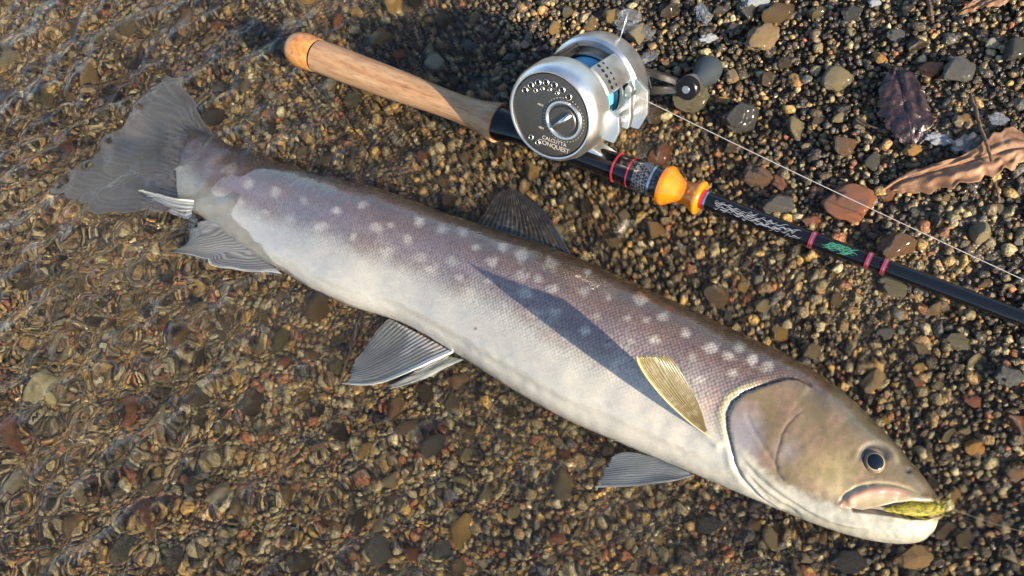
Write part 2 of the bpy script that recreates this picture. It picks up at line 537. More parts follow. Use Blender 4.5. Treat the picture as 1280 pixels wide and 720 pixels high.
u = np.concatenate([np.linspace(0, K_HEAD, ns_body, endpoint=False), K_HEAD + (len(SECT) - 1 - K_HEAD) * np.linspace(0, 1, ns_head) ** .9])
def resample(col, u):
    P = np.concatenate([[2 * col[0] - col[1]], col, [2 * col[-1] - col[-2]]])
    i = np.minimum(u.astype(int), len(col) - 2); f = u - i
    a, b, c, d = P[i], P[i + 1], P[i + 2], P[i + 3]
    return .5 * ((2 * b) + (-a + c) * f + (2 * a - 5 * b + 4 * c - d) * f ** 2 + (-a + 3 * b - 3 * c + d) * f ** 3)
cols = [resample(S[:, k], u) for k in range(6)]
zc = cols[5] * .001
T3 = at_np(cols[0], cols[1], zc); B3 = at_np(cols[2], cols[3], zc)
C3 = (T3 + B3) / 2
E3 = (T3 - B3); half = np.linalg.norm(E3, axis=1) / 2; E3 = E3 / (2 * half[:, None])
thick = half * cols[4]
# the oblique view widens the outline of a thick body: take that back
view = np.array(CAM_P) - C3; view /= np.linalg.norm(view, axis=1)[:, None]
se = np.einsum('ij,ij->i', E3, view)                       # lean of the section towards the viewer
ce = np.sqrt(1 - se ** 2)
half_c = half * ce / np.sqrt(ce ** 2 + cols[4] ** 2 * se ** 2) * 1.0
thick = half_c * cols[4]
nt, nb = 180, 36
phi = np.concatenate([np.linspace(-.12, PI + .12, nt, endpoint=False), np.linspace(PI + .12, 2 * PI - .12, nb, endpoint=False)])
NP_ = len(phi)
cp, sp = np.cos(phi), np.sin(phi)
pw = 2 / 2.15
rc, rs = np.sign(cp) * np.abs(cp) ** pw, np.sign(sp) * np.abs(sp) ** pw
V = (C3[:, None, :] + E3[:, None, :] * (half_c[:, None] * rc[None])[:, :, None]
     + np.array([0, 0, 1.])[None, None] * (thick[:, None] * rs[None])[:, :, None])
# normals of the plain body
du = np.gradient(V, axis=0); dv = (np.roll(V, -1, 1) - np.roll(V, 1, 1))
N = np.cross(dv, du); N /= np.linalg.norm(N, axis=2, keepdims=True) + 1e-12
if N[300, 90, 2] < 0: N = -N
PX, PY = px_np(V)
up = (sp[None, :] > -.25) & np.ones(PX.shape, bool)
upw = smoothstep(-.1, .15, sp)[None, :] * np.ones(PX.shape)
tt = (1 - cp[None, :]) / 2 * np.ones(PX.shape)             # 0 back .. 1 belly
uu = u[:, None] * np.ones(PX.shape) - 1.0

GILL = [(1016, 485), (1008, 479), (996, 474), (985, 473), (969, 477), (949, 484), (930, 492), (917, 503), (910, 519), (910.5, 536), (915, 555),
        (921, 581), (932, 600), (953, 621), (975, 636), (990, 645)]
CLEI = [(968, 471), (942, 479), (925, 486), (909, 497), (901, 514), (903, 536), (909, 560), (915, 584), (925, 603), (942, 622)]
PREO = [(1012, 508), (996, 520), (985, 531), (978, 543), (975, 557), (972, 565), (970, 578), (973, 590), (981, 601), (996, 610), (1014, 618), (1040, 622)]
INTER = [(920, 558), (941, 580), (970, 607), (996, 627), (1018, 639), (1039, 649), (1070, 657), (1100, 661)]
FOLDS = [[(925, 572), (948, 597), (975, 619), (1004, 638), (1030, 650)], [(930, 588), (952, 610), (978, 630), (1006, 648)],
         [(938, 600), (962, 622), (990, 641)]]
SUBOP = [(934, 520), (943, 540), (956, 560), (972, 585)]
MAXT = [(1049, 628), (1058, 617), (1069, 610), (1082, 606), (1095, 604.5), (1110, 605), (1122, 607), (1136, 612), (1146, 618)]
MAXM = [(1056, 628), (1068, 620), (1085, 614), (1105, 612), (1125, 615), (1142, 622), (1158, 626)]
LIPL = [(1050, 630), (1062, 635), (1078, 638), (1098, 634), (1118, 629), (1140, 626), (1160, 627), (1174, 630)]
JAWU = [(1049, 630), (1066, 639), (1086, 641), (1110, 644), (1138, 649), (1158, 649), (1174, 644)]
EYE = (1094, 577)
def D(p): return poly_dist(PX, PY, p)
g = lambda d, w: np.exp(-(d / w) ** 2)
mm = .001
H = np.zeros(PX.shape)
dg, sg, ag = D(GILL)
inside = (sg < 0)                                          # head side of the gill slit
fade = smoothstep(0, .06, ag) * smoothstep(1, .9, ag)
gk = PX > 880
# which sign is the head side: test with a point well inside the gill cover
_, s_t, _ = poly_dist(np.array([950.]), np.array([545.]), GILL)
inside = sg == s_t[0]
H += np.where(inside, 1.5 * np.exp(-dg / 16), -0.0) * mm * gk * fade
H += -1.1 * mm * g(dg, 2.4) * fade
H += -.5 * mm * np.where(inside, 0, np.exp(-dg / 9)) * gk * fade
dc, _, ac = D(CLEI)
H += .8 * mm * g(dc, 5.5) * smoothstep(0, .15, ac) * smoothstep(1, .75, ac)
dp, spx, ap = D(PREO)
_, s_t, _ = poly_dist(np.array([1010.]), np.array([570.]), PREO)
pin = spx == s_t[0]
H += -.28 * mm * g(dp, 2.6) * smoothstep(0, .15, ap) * smoothstep(1, .7, ap)
H += np.where(pin, .35 * mm * np.exp(-dp / 14), 0) * smoothstep(0, .1, ap) * smoothstep(1, .8, ap) * (PX > 900)
di, _, ai = D(INTER)
H += .9 * mm * g(di, 3.4) * smoothstep(0, .1, ai) * smoothstep(1, .8, ai)
for f in FOLDS:
    d_, _, a_ = D(f); H += -.7 * mm * g(d_, 1.9) * smoothstep(0, .2, a_) * smoothstep(1, .75, a_)
ds, _, as_ = D(SUBOP); H += -.35 * mm * g(ds, 2.4)
dmt, _, amt = D(MAXT); dmm, _, amm = D(MAXM)
H += -.5 * mm * g(dmt, 2.0) * smoothstep(1, .8, amt)
H += 1.5 * mm * g(dmm, 6.5) * smoothstep(0, .08, amm)
dll, _, all_ = D(LIPL); dju, _, aju = D(JAWU)
# the open mouth: everything between the upper lip and the lower jaw goes in
def between(upper, lower):
    xs = np.linspace(1048, 1176, 160)
    uy = np.interp(xs, [p[0] for p in upper], [p[1] for p in upper]); ly = np.interp(xs, [p[0] for p in lower], [p[1] for p in lower])
    yu, yl = np.interp(PX, xs, uy), np.interp(PX, xs, ly)
    q = (PY - yu) / np.maximum(yl - yu, 1)
    return np.where((PX > 1052) & (PX < 1180), np.minimum(q, 1 - q) * np.maximum(yl - yu, 1), -9)
mouth = between(LIPL, JAWU)
mouth_w = smoothstep(-1.2, 2.2, mouth) * upw
H += -3.0 * mm * mouth_w
H += .7 * mm * g(dju, 4.0) * (mouth < 0)
ex, ey = PX - EYE[0], PY - EYE[1]
re = np.hypot(ex, ey * 1.05)
H += -1.6 * mm * g(re, 15)
ring = np.abs(re - 21)
H += .35 * mm * g(ring - 4, 5) * smoothstep(6, -10, ey)
H += -1.0 * mm * g(np.hypot(ex + 1, ey + 7) - 14, 5) * smoothstep(2, -8, ey)
dn = np.hypot(PX - 1136, PY - 588); H += -.9 * mm * g(dn, 3.2)
# cheek and belly unevenness
H += .35 * mm * vnoise(PX / 26, PY / 26, 31) + .12 * mm * vnoise(PX / 9, PY / 9, 32) * (uu > 10)
H += -.6 * mm * g(np.abs(tt - .93), .03) * smoothstep(2, 4, uu) * smoothstep(10.5, 9, uu)
H += .16 * mm * vnoise(uu * 7, tt * 30, 77) * smoothstep(.6, .9, tt)
d_, _, a_ = D([(897, 555), (880, 541), (866, 527)])
H += 1.6 * mm * g(d_, 6) * (1 - .7 * a_)
V = V + N * (H * upw)[:, :, None]
# ---- colour of the skin
def mixc(a, b, w): return a * (1 - w[..., None]) + np.array(b)[None, None] * w[..., None]
n1 = fbm(PX / 30, PY / 30, 4, 41); n2 = fbm(PX / 7, PY / 7, 3, 51)
Cc = np.zeros(PX.shape + (3,)) + np.array([.46, .43, .37])
lat = .60 + .05 * n1 - .05 * smoothstep(7, 10, uu) + .02 * smoothstep(5, 1, uu)
w = smoothstep(lat + .10, lat - .17, tt)
Cc = mixc(Cc, (.176, .112, .088), w)
Cc = mixc(Cc, (.088, .055, .034), smoothstep(.36, .12, tt + .02 * n1) * .9)
Cc = mixc(Cc, (.055, .034, .016), smoothstep(.16, .04, tt + .03 * n2))
Cc = mixc(Cc, (.30, .28, .31), .3 * smoothstep(.3, .45, tt) * smoothstep(.62, .45, tt))
spots = [(483, 316), (525, 322), (565, 327), (552, 361), (589, 372), (441, 295), (452, 256), (626, 382), (668, 393), (708, 425), (758, 433), (731, 414),
         (657, 367), (615, 327), (652, 319), (652, 345), (692, 361), (694, 390), (731, 364), (760, 372), (784, 398), (789, 427), (818, 425), (829, 396),
         (858, 417), (890, 435), (842, 459), (874, 475), (916, 467), (911, 446), (552, 287), (578, 290), (594, 309), (525, 277), (489, 282), (628, 309),
         (540, 338), (510, 300), (470, 285), (500, 340), (420, 262), (400, 285), (430, 325), (380, 250), (360, 275), (395, 320), (345, 240), (330, 265),
         (310, 230), (820, 452), (735, 340), (688, 330), (800, 375), (610, 350), (640, 400), (690, 420), (745, 395), (865, 448), (940, 450), (770, 455),
         (460, 330), (350, 300), (300, 255), (575, 348), (415, 300), (375, 300), (925, 436), (960, 458)]
rs_ = np.random.default_rng(5)
for k in range(46):
    s_k = rs_.uniform(.04, .92); t_k = rs_.uniform(.16, .46)
    i_k = min(int(s_k * 9.2) + 1, 10); f_k = s_k * 9.2 + 1 - i_k
    row = S[i_k] * (1 - f_k) + S[i_k + 1] * f_k
    q_k = (row[0] + (row[2] - row[0]) * t_k, row[1] + (row[3] - row[1]) * t_k)
    if min(math.hypot(q_k[0] - a, q_k[1] - b) for a, b in spots) > 21: spots.append(q_k)
sw = np.zeros(PX.shape)
for (x, y) in spots:
    r_ = rs_.uniform(5.5, 11.5)
    wob = 1 + .38 * vnoise(PX / 5 + x, PY / 5 + y, 3)
    sw = np.maximum(sw, smoothstep(r_ * 1.08, r_ * .35, np.hypot(PX - x, (PY - y) * 1.1) * wob) * rs_.uniform(.45, .92))
sw = sw * upw * smoothstep(10.6, 10.0, uu) * smoothstep(.68, .56, tt)
Cc = mixc(Cc, (.50, .44, .37), sw * .9)
# pinkish shoulder
Cc = mixc(Cc, (.40, .22, .17), .45 * g(np.hypot((PX - 893) / 26, (PY - 505) / 22), 1) * upw)
# head
head = np.where(inside & (PX > 905), smoothstep(0, 5, dg), 0) * np.where(PX > 905, 1, 0)
head = np.where((uu > 11.2), 1, head)
hd = np.zeros_like(Cc) + np.array([.155, .114, .056])
hd = mixc(hd, (.205, .130, .085), .8 * smoothstep(-.1, .8, n1 + .5 * n2))                 # pink clouds
hd = mixc(hd, (.24, .22, .25), .75 * smoothstep(26, 4, np.hypot((PX - 930) * .7, (PY - 545) * .45)))
hd = mixc(hd, (.23, .19, .20), .6 * g(np.hypot(PX - 985, PY - 565), 16))
hd = mixc(hd, (.32, .25, .11), .65 * g(np.hypot((PX - 1035) * .7, PY - 585), 24))
hd = mixc(hd, (.085, .070, .042), smoothstep(.34, .08, tt))
hd = mixc(hd, (.060, .048, .030), smoothstep(.10, .02, tt))
xs_l = [900, 930, 960, 985, 1010, 1040, 1060, 1085, 1110, 1180]; ys_l = [540, 562, 592, 608, 619, 628, 634, 641, 646, 654]
low = smoothstep(-9, 9, PY - np.interp(PX, xs_l, ys_l) + 3 * n2)
hd = mixc(hd, (.35, .33, .265), low)
hd = mixc(hd, (.46, .37, .20), .5 * g(PY - np.interp(PX, xs_l, ys_l) + 16, 12) * smoothstep(1010, 1040, PX) * smoothstep(1170, 1120, PX))
hd = mixc(hd, (.40, .21, .14), .9 * g(dmm, 7) * smoothstep(1145, 1115, PX) * (mouth < 1))
hd = mixc(hd, (.46, .40, .29), .8 * g(np.minimum(dll, 50), 3.5) * smoothstep(1095, 1125, PX))
hd = mixc(hd, (.40, .33, .18), .6 * g(dmt - 1.5, 2.5) * smoothstep(.05, .2, amt))
crs = np.hypot(ex + 1, ey + 7)
hd = mixc(hd, (.045, .036, .024), .9 * g(crs - 14, 6) * smoothstep(2, -7, ey + .2 * ex))
hd = mixc(hd, (.34, .28, .17), .35 * g(re - 26, 4) * smoothstep(4, -12, ey - .3 * ex))
hd = mixc(hd, (.07, .055, .04), .9 * g(dn, 2.6))
for k in range(0):                                                               # pale scratches on the cheek
    a = rs_.uniform(.5, 2.1); x0, y0 = rs_.normal(1015, 24), rs_.normal(548, 20); L = rs_.uniform(6, 22)
    d_, _, _ = poly_dist(PX, PY, [(x0, y0), (x0 + L * math.cos(a), y0 + L * math.sin(a))])
    hd = mixc(hd, (.50, .40, .20), .5 * g(d_, 1.0))
Cc = Cc * (1 - head[..., None]) + hd * head[..., None]
Cc = mixc(Cc, (.50, .41, .20), .8 * g(dc, 4.0) * smoothstep(0, .2, ac) * smoothstep(.75, .45, ac))
Cc = mixc(Cc, (.46, .42, .34), .5 * g(dc, 5) * smoothstep(.4, .6, ac))
Cc = mixc(Cc, (.060, .045, .032), .8 * g(dg, 1.9) * fade * smoothstep(.95, .6, ag))
Cc = mixc(Cc, (.10, .075, .05), .35 * g(dp, 2.0) * smoothstep(.1, .25, ap) * smoothstep(.85, .5, ap))
Cc = mixc(Cc, (.26, .22, .18), mouth_w * .9)
Cc = mixc(Cc, (.02, .02, .02), g(np.hypot(PX - 594, PY - 411), 1.7))
n3 = fbm(PX / 2.6, PY / 2.6, 2, 61)
Cc *= (1 + (.08 * n2 + .05 * n1) * (1 - .7 * smoothstep(.55, .75, tt) * (1 - head)) + .04 * n3)[..., None]
pores = np.zeros(PX.shape)
for k in range(70):
    x, y = rs_.uniform(960, 1160), rs_.uniform(480, 600)
    pores = np.maximum(pores, g(np.hypot(PX - x, PY - y), rs_.uniform(.9, 1.6)))
Cc = mixc(Cc, (.10, .075, .05), .55 * pores * head)
Cc = np.clip(Cc, .01, .85)
scale_w = (1 - head) * smoothstep(.80, .50, tt) * .9 + (1 - head) * .12
scale_w = np.where(uu > 10.3, scale_w * smoothstep(10.9, 10.3, uu), scale_w)
# ends
seg = np.concatenate([[0], np.cumsum(np.linalg.norm(np.diff(C3, axis=0), axis=1))])
girth = np.cumsum(np.concatenate([[0], np.diff(phi)])) * .034
body_v = V.reshape(-1, 3)
nV = len(body_v)
capA, capB = V[0].mean(0), V[-1].mean(0)
body_v = np.vstack([body_v, capA, capB + np.array([.0008, -.0008, 0])])
F = [tuple(f) for f in grid_faces(len(u), NP_, True)]
fA = [(nV, (j + 1) % NP_, j, j) for j in range(NP_)]
me = bpy.data.meshes.new('fish_body')
L0 = (len(u) - 1) * NP_
me.from_pydata(body_v.tolist(), [], [f[::-1] for f in F] + [(nV, j, (j + 1) % NP_) for j in range(NP_)] + [(nV + 1, L0 + (j + 1) % NP_, L0 + j) for j in range(NP_)])
me.update()
bmx = bmesh.new(); bmx.from_mesh(me); bmesh.ops.recalc_face_normals(bmx, faces=bmx.faces); bmx.to_mesh(me); bmx.free()
def pad(a): return np.concatenate([a.reshape(-1, *a.shape[2:]), a[0].mean(0)[None], a[-1].mean(0)[None]])
set_attr(me, 'skin', pad(Cc), 'FLOAT_COLOR')
set_attr(me, 'scaly', pad(scale_w))
set_attr(me, 'along', pad(seg[:, None] * np.ones(PX.shape)))
set_attr(me, 'around', pad(girth[None] * np.ones(PX.shape)))

t = NT('char_skin')
cx = t.new('ShaderNodeCombineXYZ')
t.link(t.attr('along'), cx.inputs[0]); t.link(t.attr('around'), cx.inputs[1])
mp = t.new('ShaderNodeMapping'); mp.inputs['Rotation'].default_value = (0, 0, .785); mp.inputs['Scale'].default_value = (1, 1, 1)
t.link(cx.outputs[0], mp.inputs[0])
vx = t.new('ShaderNodeTexVoronoi', feature='F1'); vx.inputs['Scale'].default_value = 640; vx.inputs['Randomness'].default_value = .35
t.link(mp.outputs[0], vx.inputs['Vector'])
dist = vx.outputs['Distance']
wS = t.attr('scaly')
base = t.attr('skin', 'Color')
sc_c = t.ramp(dist, [(.15, 1.22), (.45, .95), (.75, .50)])
base2 = t.mix(wS, base, t.mix(1.0, base, sc_c, 'MULTIPLY'))
nf = t.noise(900, 4, .6)
base2 = t.mix(1.0, base2, t.ramp(nf, [(.3, .93), (.7, 1.06)]), 'MULTIPLY')
bh = t.math('MULTIPLY', t.math('SUBTRACT', 1.0, dist), wS)
bh = t.math('ADD', bh, t.math('MULTIPLY', nf, .35))
t.set(Base_Color=base2, Roughness=t.ramp(t.noise(160, 3), [(.3, .22), (.7, .36)]), Normal=t.bump(bh, .40, .0006),
      Subsurface_Weight=.12, Subsurface_Scale=.004, Coat_Weight=1.0, Coat_Roughness=.05, Coat_Normal=t.bump(t.noise(210, 3), .35, .0012))
t.p.inputs['Subsurface Radius'].default_value = (1, .5, .3)
fish = empty('char_fish', at(640, 400, 0), 'large brown-backed char with pale spots lying on its side in the shallow water', 'fish')
bpy.context.view_layer.update()
def fpart(name, me_, mat, parent=None, **kw):
    o = link(name, me_, mat, None, **kw)
    o.parent = parent or fish
    o.matrix_parent_inverse = (parent or fish).matrix_world.inverted()
    return o
body = fpart('body', me, t.m)
def surf(px, py):
    """the point of the upper skin that shows at a photo pixel"""
    d = np.hypot(PX - px, PY - py) + (1 - upw) * 1e4
    i = np.unravel_index(np.argmin(d), d.shape)
    return V[i], N[i]

# ---- eye
P, Nn = surf(*EYE)
s_ = mm_px(P)
bm = bmesh.new(); bmesh.ops.create_uvsphere(bm, u_segments=40, v_segments=24, radius=1)
for v in bm.verts: v.co = Vector((v.co.x * 14 * s_, v.co.y * 13.5 * s_, v.co.z * 7.5 * s_))
me_e = bpy.data.meshes.new('eye'); bm.to_mesh(me_e); bm.free()
t = NT('fish_eye')
oc = t.coord('Object')
vm = t.new('ShaderNodeVectorMath', operation='LENGTH')
mp = t.new('ShaderNodeMapping'); mp.inputs['Scale'].default_value = (1, 1, 0)
t.link(oc, mp.inputs[0]); t.link(mp.outputs[0], vm.inputs[0])
rr = t.math('DIVIDE', vm.outputs['Value'], 14 * s_)
nz = t.noise(1200, 3)
iris = t.mix(nz, (.085, .062, .035), (.20, .16, .10))
c = t.mix(t.ramp(rr, [(.70, 0.), (.73, 1.)]), (.006, .009, .018), (.34, .27, .14))
c = t.mix(t.ramp(rr, [(.76, 0.), (.82, 1.)]), c, iris)
c = t.mix(t.ramp(rr, [(.90, 0.), (1.0, 1.)]), c, (.16, .13, .09))
t.set(Base_Color=c, Roughness=.10)
t.p.inputs['Specular IOR Level'].default_value = .3
eye = fpart('eye', me_e, t.m)
q = Vector(Nn).to_track_quat('Z', 'Y')
eye.parent = None
eye.rotation_mode = 'QUATERNION'
vd = (CAM_P - Vector(P)).normalized()
eye.matrix_world = Matrix.LocRotScale(Vector(P) + Vector(Nn) * .0006, (Vector(Nn) * .8 + vd * .2).to_track_quat('Z', 'Y'), (1, 1, 1))
mwe = eye.matrix_world.copy()
eye.parent = fish; eye.matrix_parent_inverse = fish.matrix_world.inverted(); eye.matrix_basis = mwe

# ---- fins: a fan of rays between a leading and a trailing edge
def fin(name, lead, trail, rays, color_in, color_edge, alpha, thickness=.0005, ragged=.02, nu=96, nv=60, ripple=.00016, seed=1, lead_col=(.75, .74, .68), lead_w=.07, arch=0.0, stripe=.45, rayed=1.0):
    """lead, trail: (px, py, z_mm) from base to tip; rays run base -> tip"""
    A = curve(lead, nv); B = curve(trail, nv)
    A = at_np(A[:, 0], A[:, 1], A[:, 2] * .001); B = at_np(B[:, 0], B[:, 1], B[:, 2] * .001)
    r = np.random.default_rng(seed)
    U = np.linspace(0, 1, nu); T = np.linspace(0, 1, nv)
    rag = 1 - ragged * np.abs(np.repeat(r.uniform(-1, 1, nu // 3 + 2), 3)[:nu]) - ragged * .6 * r.uniform(0, 1, nu)
    rag[:6] = 1
    G = np.zeros((nu, nv, 3))
    for i, a in enumerate(U):
        tv = T * rag[i]
        ia = np.stack([np.interp(tv, T, A[:, k]) for k in range(3)], -1); ib = np.stack([np.interp(tv, T, B[:, k]) for k in range(3)], -1)
        G[i] = ia * (1 - a) + ib * a
        # round the free edge outwards
        G[i] += (G[i] - (A[0] * (1 - a) + B[0] * a)) * (arch * math.sin(PI * a))
    du, dv = np.gradient(G, axis=0), np.gradient(G, axis=1)
    Nf = np.cross(du, dv); Nf /= np.linalg.norm(Nf, axis=2, keepdims=True) + 1e-12
    if Nf[..., 2].mean() < 0: Nf = -Nf
    ph = U[:, None] * rays * 2 * PI + .8 * vnoise(U[:, None] * 8 + 0 * T[None], T[None] * 3 + 0 * U[:, None], seed)
    # rays branch towards the edge
    rib = .5 + .5 * np.cos(ph) * (1 - .45 * T[None]) + .25 * np.cos(2 * ph) * T[None]
    lead_r = smoothstep(lead_w, 0, U)[:, None] * np.ones_like(rib)
    edge_t = .35 + .65 * (1 - T[None] ** 6)
    off = ripple * (rib - .5) + .0008 * lead_r + .0012 * vnoise(U[:, None] * 3 + 0 * T[None], T[None] * 2.5 + 0 * U[:, None], seed + 9)
    th = thickness * (edge_t + 1.6 * lead_r * (1 - .6 * T[None]) + .4 * rib)
    top, bot = G + Nf * (off + th / 2)[..., None], G + Nf * (off - th / 2)[..., None]
    Vv = np.concatenate([top.reshape(-1, 3), bot.reshape(-1, 3)])
    f1 = grid_faces(nu, nv); n0 = nu * nv
    f2 = f1[:, ::-1] + n0
    rim = [i * nv for i in range(nu)] + [(nu - 1) * nv + j for j in range(1, nv)] + [i * nv + nv - 1 for i in range(nu - 2, -1, -1)] + [j for j in range(nv - 2, 0, -1)]
    rim = np.array(rim); rim2 = np.roll(rim, -1)
    f3 = np.stack([rim, rim2, rim2 + n0, rim + n0], -1)
    m_ = fast_mesh(name, Vv, np.concatenate([f1, f2, f3]))
    bmx = bmesh.new(); bmx.from_mesh(m_); bmesh.ops.recalc_face_normals(bmx, faces=bmx.faces); bmx.to_mesh(m_); bmx.free()
    two = lambda a: np.concatenate([a.reshape(-1), a.reshape(-1)])
    set_attr(m_, 'ray', two(rib)); set_attr(m_, 'lead', two(lead_r)); set_attr(m_, 'out', two(np.ones_like(rib) * T[None]))
    t = NT(name + '_membrane')
    c = t.mix(t.attr('out'), color_in, color_edge)
    c = t.mix(t.ramp(t.attr('ray'), [(.15, .0), (.8, 1.)]), t.mix(1.0, c, (stripe, stripe, stripe * 1.04), 'MULTIPLY'), c)
    c = t.mix(t.math('MULTIPLY', t.math('GREATER_THAN', t.noise(330, 3), .56), .22), c, (.30, .28, .25))
    c = t.mix(t.attr('lead'), c, lead_col)
    a_ = t.math('ADD', t.math('MULTIPLY', t.attr('ray'), (1 - alpha) * .8 * rayed), alpha)
    a_ = t.math('MAXIMUM', t.math('MINIMUM', a_, 1.0), t.attr('lead'))
    t.set(Base_Color=c, Roughness=.3, Alpha=a_, Normal=t.bump(t.attr('ray'), .15 * rayed, .0003), Coat_Weight=.1)
    t.p.inputs['Transmission Weight'].default_value = 0
    return fpart(name, m_, t.m)

PF_TIP = 60
fin('pectoral_fin', [(893, 552, 27), (862, 529, 43), (832, 502, 57), (809, 475, 69), (797, 455, 77), (794, 445, 81)],
    [(882, 538, 32), (875, 513, 42), (863, 488, 51), (850, 466, 58), (840, 452, 62), (832, 445, 64)],
    14, (.125, .092, .040), (.20, .165, .070), .80, .0007, .05, seed=3, lead_col=(.56, .46, .22), lead_w=.14)
fin('dorsal_fin', [(716, 322, 6), (703, 300, 3), (688, 275, -1), (668, 252, -4), (648, 238, -5)],
    [(596, 281, 0), (603, 270, -2), (612, 258, -4), (622, 246, -6), (632, 238, -7)],
    18, (.060, .050, .040), (.062, .054, .046), .45, .0006, .04, seed=4, lead_col=(.09, .075, .06), arch=.02)
fin('pelvic_fin', [(566, 440, 2), (548, 449, 2), (520, 463, 0), (485, 477, -3), (455, 482, -5), (430, 480, -7)],
    [(488, 398, -2), (483, 403, -4), (474, 413, -6), (466, 425, -8), (456, 440, -9), (444, 455, -9)],
    17, (.36, .34, .31), (.28, .29, .30), .58, .0006, .05, stripe=.62, seed=5, lead_col=(.80, .80, .76), lead_w=.12)
fin('pelvic_fin', [(580, 450, -8), (560, 459, -9), (538, 471, -11), (515, 480, -12), (490, 489, -13)],
    [(555, 445, -9), (540, 455, -10), (525, 465, -11), (508, 474, -12), (487, 486, -13)],
    7, (.55, .54, .50), (.45, .45, .45), .85, .0006, .05, seed=6, lead_col=(.78, .78, .74), lead_w=.3)
fin('anal_fin', [(356, 345, -8), (325, 343, -10), (290, 336, -11), (255, 326, -12), (232, 319, -12), (217, 313, -12)],
    [(266, 276, -12), (256, 281, -13), (250, 288, -13), (242, 296, -11), (232, 305, -11), (222, 311, -11)],
    18, (.42, .40, .38), (.24, .24, .25), .62, .0006, .04, stripe=.62, seed=7, lead_col=(.82, .82, .78), lead_w=.12)
fin('pectoral_fin', [(868, 594, -3), (845, 601, -4), (815, 606, -5), (785, 609, -6), (745, 610, -7)],
    [(836, 578, -3), (820, 573, -4), (800, 568, -4), (783, 566, -5), (766, 570, -6)],
    15, (.36, .38, .40), (.30, .33, .36), .58, .0006, .05, stripe=.62, seed=8, lead_col=(.62, .64, .64), lead_w=.12, arch=.05)
fin('caudal_fin', [(272, 174, -12), (256, 147, -13), (243, 122, -15), (230, 108, -17), (213, 99, -18)],
    [(252, 262, -13), (222, 266, -14), (175, 268, -17), (120, 262, -20), (64, 246, -22)],
    22, (.17, .135, .11), (.23, .215, .195), .60, .0010, .05, nu=150, nv=80, seed=9, lead_col=(.20, .17, .15), arch=-.02, ripple=.0001, stripe=.86, rayed=.35)
fin('caudal_fin_flap', [(244, 252, -4), (228, 250, -4), (208, 246, -5), (190, 240, -6), (176, 238, -7)],
    [(240, 270, -5), (236, 273, -5), (230, 273, -6), (222, 270, -6), (206, 268, -7)],
    5, (.66, .66, .63), (.60, .60, .60), .9, .0008, .22, seed=12, lead_col=(.7, .7, .68), lead_w=.2)
